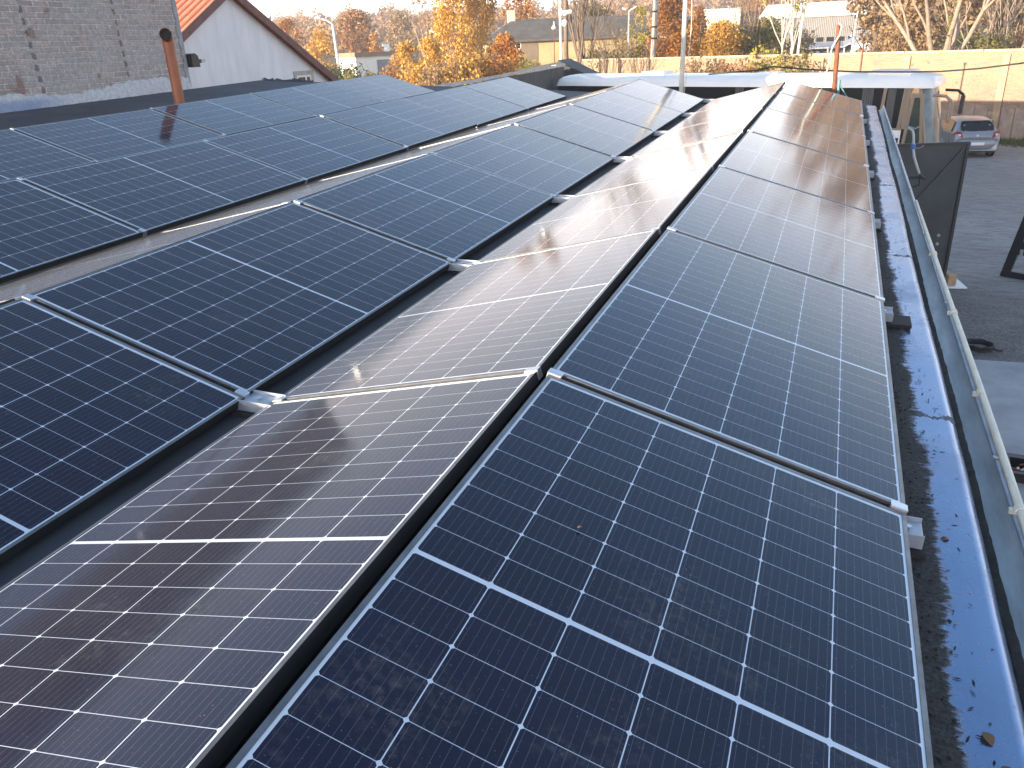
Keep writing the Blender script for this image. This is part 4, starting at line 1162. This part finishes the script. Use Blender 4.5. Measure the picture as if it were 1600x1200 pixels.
mb = MB(); mb.box(-2.65, -2.0, 3.2, 3.9, zr - .6, zr + .75); mb.build('chimney', mat('chimney_render', (0.36, 0.36, 0.30), .9, 0, .3, 3), rf)
mb = MB(); mb.box(-2.45, -1.95, -.03, .02, ze - .75, ze - .25, 0); wo = mb.build('window', MT['white'], yh)
mb = MB(); mb.box(-2.38, -2.02, -.045, -.031, ze - .69, ze - .31); mb.build('pane', MT['window'], wo)
mb = MB(); mb.prism(None, [(xl - .01, -.02, 0), (-.5, -.02, 0), (-.5, -.02, ze - .3), (xl - .01, -.02, ze - .3)], [(xl - .01, -.004, 0), (-.5, -.004, 0), (-.5, -.004, ze - .3), (xl - .01, -.004, ze - .3)])
mb.build('lower_plaster', mat('grey_plaster', (0.19, 0.145, 0.10), .9, 0, .3, 1.2), yh)
# corrugated hangar with a sunlit white roof
s, a = frame_at(1290, 112)
hg = thing('hangar', 'long hangar with corrugated grey wall and a sunlit white roof', 'hangar', s, a - R_(4))
z0, z1, z2 = hgt(1290, 60, 112), hgt(1290, 22, 112), hgt(1290, 3, 120)
mb = MB(); n = 150
for k in range(n):
    xa, xb = -7 + 15.5 * k / n, -7 + 15.5 * (k + 1) / n
    ya, yb = (0, .07) if k % 2 else (.07, 0)
    mb.quad((xa, ya, 0), (xb, yb, 0), (xb, yb, z1), (xa, ya, z1))
mb.quad((-7, .08, 0), (8.5, .08, 0), (8.5, .08, z1), (-7, .08, z1)); mb.quad((8.5, 0, 0), (8.5, 14, 0), (8.5, 14, z1), (8.5, 0, z1)); mb.quad((-7, 14, 0), (-7, 0, 0), (-7, 0, z1), (-7, 14, z1))
mb.build('wall', mat('corrugated_grey', (0.20, 0.185, 0.18), .7, 0, .2, .5), hg)
mb = MB(); mb.prism(None, [(-8, -.5, z1), (-8, 7, z2), (-8, 7.3, z2 - .2), (-8, -.3, z1 - .25)], [(9, -.5, z1), (9, 7, z2), (9, 7.3, z2 - .2), (9, -.3, z1 - .25)])
mb.build('roof', mat('white_roof_sheet', (0.74, 0.70, 0.62), .6, 0, .12, .4), hg)
mb = MB()
for k in range(9): mb.box(-3.4 + k * 1.2, -2.6 + k * 1.2, -.05, -.02, z0 - .35, z0 + .15)
mb.build('window', MT['window'], hg)
# lean-to shed and white van in front of it
s, a = frame_at(1300, 84)
t = thing('lean_to_shed', 'dark open lean-to shed below the corrugated hangar wall', 'shed', s, a)
ze, zr = hgt(1300, 72, 84), hgt(1300, 62, 84)
mb = MB(); mb.box(-3.2, 2.6, 1.5, 4, 0, ze); mb.build('wall', mat('shed_grey', (.11, .12, .14), .8, 0, .3, 1), t)
mb = MB(); mb.prism(None, [(-3.4, 0, ze - .05), (1.1, 0, ze - .05), (2.6, 0, zr + .3), (2.9, 0, zr + .3), (2.9, 0, zr + .15), (2.6, 0, zr + .12), (1.1, 0, ze - .2), (-3.4, 0, ze - .2)][::-1], [(-3.4, 4.2, ze + .3), (1.1, 4.2, ze + .3), (2.6, 4.2, zr + .5), (2.9, 4.2, zr + .5), (2.9, 4.2, zr + .35), (2.6, 4.2, zr + .3), (1.1, 4.2, ze + .15), (-3.4, 4.2, ze + .15)][::-1])
mb.build('roof', mat('shed_roof_grey', (.27, .28, .31), .6, 0, .2, 1), t)
mb = MB()
for x in (-3.2, -1.7, -.2, 1.2, 2.6): mb.box(x - .06, x + .06, .1, .22, 0, ze - .2)
mb.build('post', MT['polewhite'], t)
s, a = frame_at(1357, 78)
t = thing('white_van', 'white van roof showing above the yard wall by the lean-to', 'van', s, a)
zt = hgt(1357, 65, 78)
mb = MB()
secs = []
for x, k in ((-1.15, .86), (-1.05, .97), (-.8, 1), (.9, 1), (1.1, .93), (1.25, .72)):
    secs.append([(x, 0, .4), (x, 0, zt * k - .35), (x, .12, zt * k - .1), (x, .4, zt * k), (x, 1.6, zt * k), (x, 1.9, zt * k - .12), (x, 2.0, zt * k - .4), (x, 2.0, .4)])
mb.loft(secs); o = mb.build('body', MT['buswhite'], t); autosmooth(o, 40)
mb = MB()
for x in (-.8, .8): mb.tube([(x, .0, .34), (x, .22, .34)], .34, 16)
mb.build('wheel', MT['rubber'], t)
mb = MB(); mb.box(.35, .95, -.012, -.002, zt - 1.0, zt - .45); mb.build('side_window', MT['window'], t)
# bright long roof far behind the bushes
s, a = frame_at(1128, 140)
t = thing('far_shed', 'far bright flat-roofed shed above the yellow bushes', 'shed', s, a)
za, zb = hgt(1128, 30, 140), hgt(1128, 15, 140)
mb = MB(); mb.box(-2.9, 2.6, 0, 6, 0, zb); mb.build('wall', mat('shed_cream', (.62, .57, .44), .8, 0, .2, .6), t)
mb = MB(); mb.box(-.6, 1.2, -.05, -.01, za, zb - .1); mb.build('door', MT['white'], t)
mb = MB(); mb.box(-3.1, 2.8, -.3, 6.3, zb, zb + .15); mb.build('roof', MT['galv'], t)
# small white garages at the left
s, a = frame_at(585, 105)
t = thing('garage', 'small white garage with a flat brown roof among autumn bushes', 'garage', s, a + .5)
zt = hgt(585, 88, 105)
mb = MB(); mb.box(-2.6, 2.6, 0, 5, 0, zt); mb.build('wall', MT['buswhite'], t)
mb = MB(); mb.box(-2.8, 2.8, -.2, 5.2, zt, zt + .5); mb.build('roof', mat('brown_flat_roof', (.26, .17, .11), .8, 0, .3, 1), t)
mb = MB(); mb.box(.2, 2.2, -.04, -.005, 0, zt - .4); mb.build('door', mat('garage_door_grey', (.22, .23, .26), .7), t)
for i, (px, py, D, wd, lab) in enumerate(((603, 68, 120, .55, 'tall white chimney stub standing among the orange bushes'), (634, 77, 120, .5, 'short white chimney stub right of the taller one'))):
    s, a = frame_at(px, D); zt = hgt(px, py, D)
    t = thing('chimney_stub', lab, 'chimney', s, a)
    mb = MB(); mb.bev(-wd, wd, -wd, wd, 0, zt, .04); mb.build('shaft', MT['buswhite'], t)
    mb = MB(); mb.box(-wd - .1, wd + .1, -wd - .1, wd + .1, zt + .002, zt + .15); mb.build('cap', MT['concrete'], t)

# ------------------------------------------------------------------ trees
def quads_mesh(name, P, U, V, m, parent=None):
    """many small leaf faces: centres P, half axes U and V"""
    n = len(P)
    co = np.empty((n, 4, 3), np.float32)
    co[:, 0] = P - U; co[:, 1] = P - V * .6; co[:, 2] = P + U; co[:, 3] = P + V * .6
    me = bpy.data.meshes.new(name)
    me.vertices.add(n * 4); me.loops.add(n * 4); me.polygons.add(n)
    me.vertices.foreach_set('co', co.ravel())
    me.loops.foreach_set('vertex_index', np.arange(n * 4, dtype=np.int32))
    me.polygons.foreach_set('loop_start', np.arange(0, n * 4, 4, dtype=np.int32))
    me.materials.append(m); me.update(); me.validate()
    o = bpy.data.objects.new(name, me); COL.objects.link(o)
    if parent: o.parent = parent
    return o
def leaf_cloud(centres, radii, per, size, droop=0.0):
    P = []
    for c, r_ in zip(centres, radii):
        n = max(6, int(per * 2.4 * (r_[0] if hasattr(r_, '__len__') else r_) ** 2 / size ** 2))
        d = rng.normal(0, 1, (n, 3)); d /= np.linalg.norm(d, axis=1)[:, None]
        d *= (rng.random((n, 1)) ** .45)
        P.append(np.array(c) + d * np.array(r_))
    P = np.concatenate(P)
    n = len(P)
    U = rng.normal(0, 1, (n, 3)); V = rng.normal(0, 1, (n, 3))
    if droop: U[:, 2] -= np.sign(U[:, 2] + 1e-9) * -droop * 2
    U /= np.linalg.norm(U, axis=1)[:, None]
    V -= U * np.sum(U * V, 1)[:, None]; V /= np.linalg.norm(V, axis=1)[:, None]
    s_ = size * rng.uniform(.6, 1.35, (n, 1))
    return P, U * s_, V * s_
LM = {
 'orange': leafmat('orange_leaves', [(0.22, 0.085, 0.02), (0.42, 0.17, 0.035), (0.50, 0.26, 0.055)]),
 'gold': leafmat('golden_leaves', [(0.34, 0.16, 0.03), (0.58, 0.32, 0.06), (0.68, 0.46, 0.12)]),
 'rust': leafmat('russet_leaves', [(0.20, 0.09, 0.04), (0.34, 0.165, 0.07), (0.42, 0.24, 0.11)]),
 'brown': leafmat('brown_leaves', [(0.20, 0.125, 0.065), (0.32, 0.20, 0.10), (0.40, 0.28, 0.15)]),
 'olive': leafmat('olive_leaves', [(0.07, 0.075, 0.02), (0.15, 0.14, 0.035), (0.28, 0.23, 0.06)]),
 'green': leafmat('dark_green_leaves', [(0.025, 0.045, 0.018), (0.05, 0.075, 0.025), (0.09, 0.11, 0.04)]),
 'yellowgreen': leafmat('yellow_green_leaves', [(0.16, 0.14, 0.03), (0.32, 0.27, 0.05), (0.42, 0.33, 0.07)]),
}
def limb(mb, p, d, ln, rad, depth, tips, spread, kids, up=.15, wob=.12, sides=5):
    seg = 4
    pts = [p.copy()]; q = p.copy(); dd = d.copy()
    for k in range(seg):
        dd = (dd + Vector(rng.normal(0, wob, 3)) + Vector((0, 0, up * .3))).normalized()
        q = q + dd * ln / seg
        pts.append(q.copy())
    mb.tube(pts, [rad * (1 - .55 * k / seg) for k in range(seg + 1)], sides if depth > 1 else 3, cap=False)
    tips.append((pts[-1], dd))
    if depth <= 0: return
    for k in range(kids):
        i = int(rng.integers(2, seg + 1))
        ax = Vector(rng.normal(0, 1, 3)).cross(dd)
        if ax.length < 1e-4: continue
        nd = (Matrix.Rotation(spread * rng.uniform(.6, 1.3), 3, ax.normalized()) @ dd)
        limb(mb, pts[i], nd, ln * rng.uniform(.5, .75), rad * .5 * (1 - .1 * k), depth - 1, tips, spread, kids, up, wob * 1.1, sides)
def tree(px, ptop, D, wpx, colour, name, label, cat='tree', trunk='bark', pbase=None, clumps=26, per=.8, size=.16, lowest=.25, stems=1, twigs=True, group=None, leafy=True, shape=1.0, trunk_r=None):
    s = spot(px, D)
    h = hgt(px, ptop, D) * 1.0
    wd = (spot(px + wpx / 2, D) - spot(px - wpx / 2, D)).length
    t = thing(name, label, cat, s, rng.uniform(0, 6), group)
    mb = MB(); tips = []
    rad = trunk_r or max(.05, h * .018)
    for k in range(stems):
        bx = Vector((rng.normal(0, .25), rng.normal(0, .25), 0)) if stems > 1 else Vector((0, 0, 0))
        lean = Vector((rng.normal(0, .10 + .12 * (stems > 1)), rng.normal(0, .10 + .12 * (stems > 1)), 1)).normalized()
        pts = [bx + lean * h * f_ + Vector(rng.normal(0, .03 * h * f_, 3)) for f_ in (0, .2, .4, .6, .8, .95)]
        pts[0] = bx
        mb.tube(pts, [rad, rad * .85, rad * .7, rad * .5, rad * .3, rad * .12], 7, cap=False)
        for f_ in (1, 2, 2, 3, 3, 4, 4):
            a_ = rng.uniform(0, 6.28)
            d = Vector((math.cos(a_), math.sin(a_), rng.uniform(.4, 1.1))).normalized()
            limb(mb, pts[f_], d, wd * rng.uniform(.32, .5), rad * (.5 - .08 * f_), 1 if twigs else 0, tips, .6, 3)
    mb.build('trunk', MT[trunk], t, smooth=True)
    if leafy:
        cs, rs = [], []
        for k in range(clumps):
            u = rng.uniform(lowest, 1)
            prof = math.sin(PI * min(1, max(.04, (u - lowest) / (1 - lowest) * .86 + .12))) ** .7
            a_ = rng.uniform(0, 6.28); rr_ = wd / 2 * prof * math.sqrt(rng.random()) * .85
            r0 = wd * rng.uniform(.12, .23)
            cs.append((math.cos(a_) * rr_, math.sin(a_) * rr_, min(h - r0 * .8, h * u))); rs.append((r0, r0, r0 * rng.uniform(.7, 1.1) * shape))
        P, U, V = leaf_cloud(cs, rs, per, size, droop=1.2 if shape > 1.2 else 0)
        quads_mesh('crown', P, U, V, LM[colour], t)
    return t
def bare_tree(px, ptop, D, wpx, label, trunk='twig', stems=1, depth=3, kids=4, rad=.14, fork=.35, spread=.55, sparse=None, name='bare_tree', up=.5, group=None, lean=0):
    s = spot(px, D); h = hgt(px, ptop, D)
    wd = (spot(px + wpx / 2, D) - spot(px - wpx / 2, D)).length
    t = thing(name, label, 'tree', s, 0, group)
    mb = MB(); tips = []
    for k in range(stems):
        b = Vector((rng.normal(0, .2), rng.normal(0, .2), 0)) if stems > 1 else Vector((0, 0, 0))
        d = Vector((lean + rng.normal(0, .12 if stems > 1 else .03), rng.normal(0, .1), 1)).normalized()
        top = b + d * h * fork
        mb.tube([b, b + d * h * fork * .5 + Vector(rng.normal(0, .04, 3)), top], [rad * 1.2, rad, rad * .85], 8, cap=False)
        for j in range(kids + 1):
            a_ = 2 * PI * j / (kids + 1) + rng.uniform(-.4, .4)
            nd = Vector((math.cos(a_) * rng.uniform(.3, .8) * wd / h * 1.4, math.sin(a_) * .5 * wd / h * 1.4, 1)).normalized()
            limb(mb, top - d * rng.uniform(0, .25) * h * fork, nd, h * (1 - fork) * rng.uniform(.6, .95), rad * .62, depth, tips, spread, 3, up, .10)
    mb.build('trunk', MT[trunk], t, smooth=True)
    if sparse:
        tp = np.array([tuple(p) for p, d in tips])
        tp = tp[tp[:, 2] > h * .2]
        cs = tp[rng.integers(0, len(tp), min(len(tp) * 2, 400))]
        P, U, V = leaf_cloud(cs, [.28] * len(cs), .35, .09)
        quads_mesh('crown', P, U, V, LM[sparse], t)
    return t
def shrub(px, ptop, D, wpx, colour, label, size=.10, per=.75, clumps=14, name='shrub', depth=None, group=None):
    s = spot(px, D); h = hgt(px, ptop, D)
    wd = (spot(px + wpx / 2, D) - spot(px - wpx / 2, D)).length * 1.3
    t = thing(name, label, 'shrub', s, 0, group)
    mb = MB()
    ax_ = (spot(px + 5, D) - spot(px - 5, D)).normalized()
    cs, rs = [], []
    for k in range(int(clumps * 2.6)):
        u = rng.uniform(.12, .95); x = rng.uniform(-.5, .5) * wd * (1 - .35 * u ** 3); y = rng.normal(0, .9)
        r0 = rng.uniform(.5, 1.0) * min(1.3, wd * .2 + .35)
        top = h * (1 - .22 * abs(math.sin(k * 1.7)))
        cs.append((ax_.x * x - ax_.y * y, ax_.y * x + ax_.x * y, min(u * top, top - r0 * .7))); rs.append((r0, r0, r0 * 1.1))
        b = Vector((cs[-1][0] * .8, cs[-1][1] * .8, 0)); e = Vector(cs[-1]) + Vector((rng.normal(0, .2), rng.normal(0, .2), r0 * .9))
        mb.tube([b, (b + e) / 2 + Vector(rng.normal(0, .12, 3)), e], [.04, .025, .01], 4, cap=False)
        for q in range(5):
            mb.tube([Vector(cs[-1]), Vector(cs[-1]) + Vector(rng.normal(0, .55, 3)) * r0 + Vector((0, 0, r0 * .6))], [.014, .005], 3, cap=False)
    mb.build('stems', MT['twig'], t)
    P, U, V = leaf_cloud(cs, rs, per, size)
    quads_mesh('leaves', P, U, V, LM[colour], t)
    return t
TG = 'autumn trees beyond the yard'
tree(456, 27, 112, 55, 'orange', 'autumn_tree', 'round orange tree nearest the white house roof edge', group=TG, clumps=70, per=.9, size=.18, lowest=.15)
tree(503, 44, 100, 57, 'gold', 'autumn_tree', 'bushy yellow-brown tree behind the long-armed street lamp', group=TG, clumps=70, per=.9, size=.17, lowest=.1)
tree(562, 15, 120, 70, 'rust', 'autumn_tree', 'tall russet round-crowned tree right of the long-armed street lamp', group=TG, clumps=80, per=.9, size=.20, lowest=.15)
tree(588, 44, 108, 42, 'orange', 'autumn_tree', 'small orange tree above the white garage', group=TG, clumps=24, per=.8, size=.17, lowest=.1)
tree(628, 18, 150, 64, 'brown', 'autumn_tree', 'broad grey-brown tree behind the chimney stubs', group=TG, clumps=46, per=.8, size=.26, lowest=.2)
tree(683, 26, 140, 50, 'brown', 'autumn_tree', 'brown tree on the slope behind the small street lamp', group=TG, clumps=36, per=.8, size=.26, lowest=.2)
tree(672, 58, 56, 60, 'gold', 'autumn_tree', 'golden tree at the foot of the pale forked tree', group=TG, clumps=90, size=.09, lowest=.1)
tree(790, 52, 58, 70, 'orange', 'autumn_tree', 'orange tree before the left corner of the yellow house', group=TG, clumps=90, size=.09, lowest=.1)
tree(632, 66, 60, 60, 'gold', 'autumn_tree', 'golden bushy tree between the two chimney stubs', group=TG, clumps=90, size=.09, lowest=.1)
bare_tree(664, 16, 86, 34, 'pale forked tree with thin orange leaves before the hillside', 'paletrunk', depth=2, kids=3, rad=.16, fork=.42, sparse='orange', name='forked_tree', group=TG)
tree(708, -70, 60, 62, 'gold', 'birch_tree', 'tall golden birch left of the yellow house', trunk='birchbark', trunk_r=.08, group=TG, clumps=170, per=.85, size=.085, lowest=.10, shape=1.7)
tree(750, -90, 62, 60, 'gold', 'birch_tree', 'golden birch with leaning white trunk touching the dark roof', trunk='birchbark', trunk_r=.08, group=TG, clumps=170, per=.85, size=.085, lowest=.10, shape=1.7)
tree(812, -12, 92, 62, 'orange', 'autumn_tree', 'orange tree rising behind the chimney of the yellow house', group=TG, clumps=44, per=.8, size=.16, lowest=.4)
tree(922, 6, 100, 90, 'olive', 'autumn_tree', 'olive tree behind the right end of the yellow house', group=TG, clumps=46, per=.8, size=.17, lowest=.3)
tree(1048, -24, 58, 78, 'orange', 'autumn_tree', 'dense orange tree between the concrete pole and the pale pole', group=TG, clumps=130, per=.8, size=.10, lowest=.12)
tree(998, 8, 62, 50, 'yellowgreen', 'autumn_tree', 'yellow-green tree just left of the concrete pole', group=TG, clumps=46, per=.8, size=.10, lowest=.1)
tree(1090, 8, 64, 44, 'orange', 'autumn_tree', 'orange tree right of the pale pole', group=TG, clumps=90, per=.8, size=.11, lowest=.15)
tree(1128, 33, 58, 96, 'gold', 'autumn_tree', 'low golden bushy tree under the far bright shed', group=TG, clumps=130, per=.8, size=.09, lowest=.08)
tree(1196, 26, 62, 84, 'olive', 'autumn_tree', 'olive-gold bushy tree left of the twin birch trunks', group=TG, clumps=80, per=.8, size=.09, lowest=.1)
bare_tree(1226, -60, 56, 74, 'white twin-trunk birch with bare slanting twigs', 'birchbark', stems=3, depth=2, kids=3, rad=.075, fork=.5, spread=.5, sparse='yellowgreen', name='birch_tree', group=TG)
bare_tree(1178, -20, 60, 74, 'bare pale tree of slanting stems left of the white birch', 'paletrunk', stems=5, depth=2, kids=2, rad=.05, fork=.55, spread=.4, name='bare_tree', lean=-.25, group=TG)
bare_tree(894, -70, 52, 40, 'slim bare tree of upright stems by the camera pole', 'bark', stems=2, depth=2, kids=3, rad=.10, fork=.55, spread=.4, group=TG)
bare_tree(914, -60, 55, 90, 'dark bare tree with spreading boughs behind the bright wall', 'bark', stems=2, depth=3, kids=3, rad=.14, fork=.35, spread=.5, group=TG, lean=.05)
bare_tree(951, 30, 50, 70, 'low bare scrub tree with dark twigs right of the yellow house', 'bark', stems=4, depth=3, kids=3, rad=.05, fork=.3, group=TG)
bare_tree(1473, -120, 50, 260, 'big bare tree with three thick pale limbs behind the wall', 'paletrunk', stems=1, depth=3, kids=4, rad=.27, fork=.27, spread=.5, sparse='brown', name='limbed_tree', up=.3, group=TG)
bare_tree(1562, -40, 54, 170, 'bare tree with fine slanting twigs at the right edge', 'paletrunk', stems=4, depth=3, kids=3, rad=.08, fork=.3, spread=.5, name='bare_tree', lean=.3, group=TG)
tree(1487, -30, 49.5, 20, 'olive', 'ivy_stem', 'ivy-clad upright stem in front of the big limbed tree', 'ivy', group=None, clumps=30, per=.8, size=.07, lowest=.62, shape=1.5)
for px, top, D, wd, c, lab in (
    (1180, -60, 150, 90, 'rust', 'tall russet tree far behind the slanting bare stems'),
    (1262, -90, 150, 90, 'brown', 'tall brown tree rising behind the hangar roof, left of centre'),
    (1345, -110, 145, 100, 'rust', 'tall russet tree rising behind the right end of the hangar'),
    (1415, -150, 95, 100, 'brown', 'tall brown tree behind the thicket right of the hangar'),
    (1520, -190, 90, 130, 'brown', 'tall brown tree behind the big limbed tree'),
    (1610, -200, 80, 130, 'rust', 'tall russet tree cut by the right picture edge'),
    (1720, -230, 75, 140, 'brown', 'tall brown tree beyond the right picture edge'),
    (1850, -260, 72, 150, 'rust', 'second tall russet tree beyond the right picture edge')):
    tree(px, top, D, wd, c, 'autumn_tree', lab, group=TG, clumps=60, size=.22, lowest=.15)
for px, top, D, wd, c, lab in (
    (1366, -190, 66, 110, 'brown', 'tall brown tree behind the right half of the hangar roof'),
    (1420, -235, 58, 120, 'brown', 'very tall brown tree filling the top between hangar and big limbed tree'),
    (1500, -265, 57, 150, 'brown', 'very tall tan crown above the big limbed tree'),
    (1590, -250, 62, 150, 'brown', 'very tall brown tree over the right end of the yard wall')):
    tree(px, top, D, wd, c, 'autumn_tree', lab, group=TG, clumps=110, per=.7, size=.20, lowest=.30)
SG = 'shrubs behind the yard wall'
for px, top, D, wd, c, lab, cl in (
    (531, 84, 62, 46, 'green', 'dark green conifer-like shrub beside the white house', 18),
    (560, 98, 56, 44, 'olive', 'olive scrub right of the dark green shrub', 14),
    (606, 92, 54, 50, 'rust', 'russet scrub below the chimney stubs', 16),
    (646, 84, 52, 54, 'gold', 'golden scrub below the pale forked tree', 20),
    (690, 82, 50, 56, 'brown', 'brown-gold reedy scrub left of the golden birch', 20),
    (735, 74, 50, 56, 'gold', 'tall golden scrub at the foot of the birches', 22),
    (778, 66, 52, 44, 'orange', 'orange scrub in front of the yellow house corner', 18),
    (829, 82, 54, 40, 'yellowgreen', 'yellow scrub along the yellow house wall', 12),
    (950, 62, 56, 60, 'olive', 'thorny olive scrub right of the yellow house', 20),
    (1095, 74, 48, 46, 'brown', 'dark brown scrub behind the wall by the pale pole', 16),
    (1150, 78, 48, 60, 'rust', 'russet scrub with a dark heap behind the wall', 16),
    (1168, 40, 60, 80, 'olive', 'olive bush behind the slanting bare stems', 24),
    (1105, 34, 70, 70, 'gold', 'golden bush right below the far bright shed', 24),
    (1225, 40, 66, 70, 'brown', 'brown bush between the white birch and the hangar', 24),
    (980, 50, 62, 60, 'brown', 'brown bush under the twin-headed street lamp', 20),
    (1208, 66, 48, 66, 'yellowgreen', 'yellow-green shrub at the foot of the white birch', 20),
    (1250, 74, 47, 40, 'olive', 'olive shrub just before the lean-to shed', 12),
    (1392, 26, 56, 66, 'brown', 'big brown thicket right of the hangar wall', 34),
    (1432, 20, 58, 60, 'brown', 'brown leafy thicket left of the big limbed tree', 32),
    (1505, 40, 56, 46, 'green', 'dark green shrub behind the big limbed tree', 20),
    (1552, 46, 52, 60, 'olive', 'olive green shrub near the right edge behind the wall', 24),
    (1590, 30, 60, 60, 'brown', 'brown scrub at the far right behind the wall', 24)):
    shrub(px, top, D, wd, c, lab, clumps=cl, group=SG)

# ------------------------------------------------------------------ wooded hill on the skyline
hm = []
NA, NR = 70, 14
def hill_h(px_ang, dist):
    k = max(0, min(1, (dist - 150) / 190.0))
    rise = 10.5 + 9.0 * max(0, min(1, (px_ang + .40) / .45))
    return -0.05 + rise * (k * k * (3 - 2 * k)) * (1 + .08 * math.sin(px_ang * 9))
va = []
for i in range(NA + 1):
    ang = -1.15 + 2.1 * i / NA           # from straight ahead (+y), positive to the right
    for j in range(NR + 1):
        d = 140 + 460 * j / NR
        va.append((CP.x + math.sin(ang) * d, CP.y + math.cos(ang) * d, hill_h(ang, d)))
mb = MB(); mb.add(va, [(i * (NR + 1) + j, (i + 1) * (NR + 1) + j, (i + 1) * (NR + 1) + j + 1, i * (NR + 1) + j + 1) for i in range(NA) for j in range(NR)])
mb.build('hill', mat('hill_floor', (0.16, 0.115, 0.07), .95, 0, .4, .05, 0, col2=(.11, .10, .05)), None, smooth=True, kind='structure')
cs, rs, col_i = [], [], []
for i in range(1700):
    ang = rng.uniform(-1.1, .9); d = 175 + 300 * rng.random() ** .8
    z = hill_h(ang, d); th = rng.uniform(5.5, 9.5)
    for q in range(3):
        r0 = rng.uniform(1.6, 2.8)
        cs.append((CP.x + math.sin(ang) * d + rng.normal(0, 1.4), CP.y + math.cos(ang) * d + rng.normal(0, 1.4), z + th * rng.uniform(.45, .85))); rs.append((r0, r0, r0 * 1.15))
P, U, V = leaf_cloud(cs, rs, 1.6, .55)
fo = quads_mesh('forest', P, U, V, leafmat('forest_leaves', [(0.20, 0.12, 0.075), (0.30, 0.165, 0.085), (0.38, 0.20, 0.085), (0.26, 0.175, 0.095)], .25, .06), None)
fo['kind'] = 'stuff'; fo['label'] = 'far brown autumn woodland covering the hill on the skyline'; fo['category'] = 'forest'

# ------------------------------------------------------------------ thin haze over the valley
m = bpy.data.materials.new('haze_air'); m.use_nodes = True
nt = m.node_tree; nt.nodes.remove(nt.nodes['Principled BSDF'])
pv = nt.nodes.new('ShaderNodeVolumePrincipled'); pv.inputs['Color'].default_value = (0.92, 0.93, 0.96, 1); pv.inputs['Density'].default_value = 0.0008; pv.inputs['Anisotropy'].default_value = 0.0
nt.links.new(pv.outputs[0], nt.nodes['Material Output'].inputs['Volume'])
mb = MB(); mb.box(-700, 700, -120, 760, -2.0, 34)
hz_o = mb.build('haze', m); hz_o['kind'] = 'stuff'
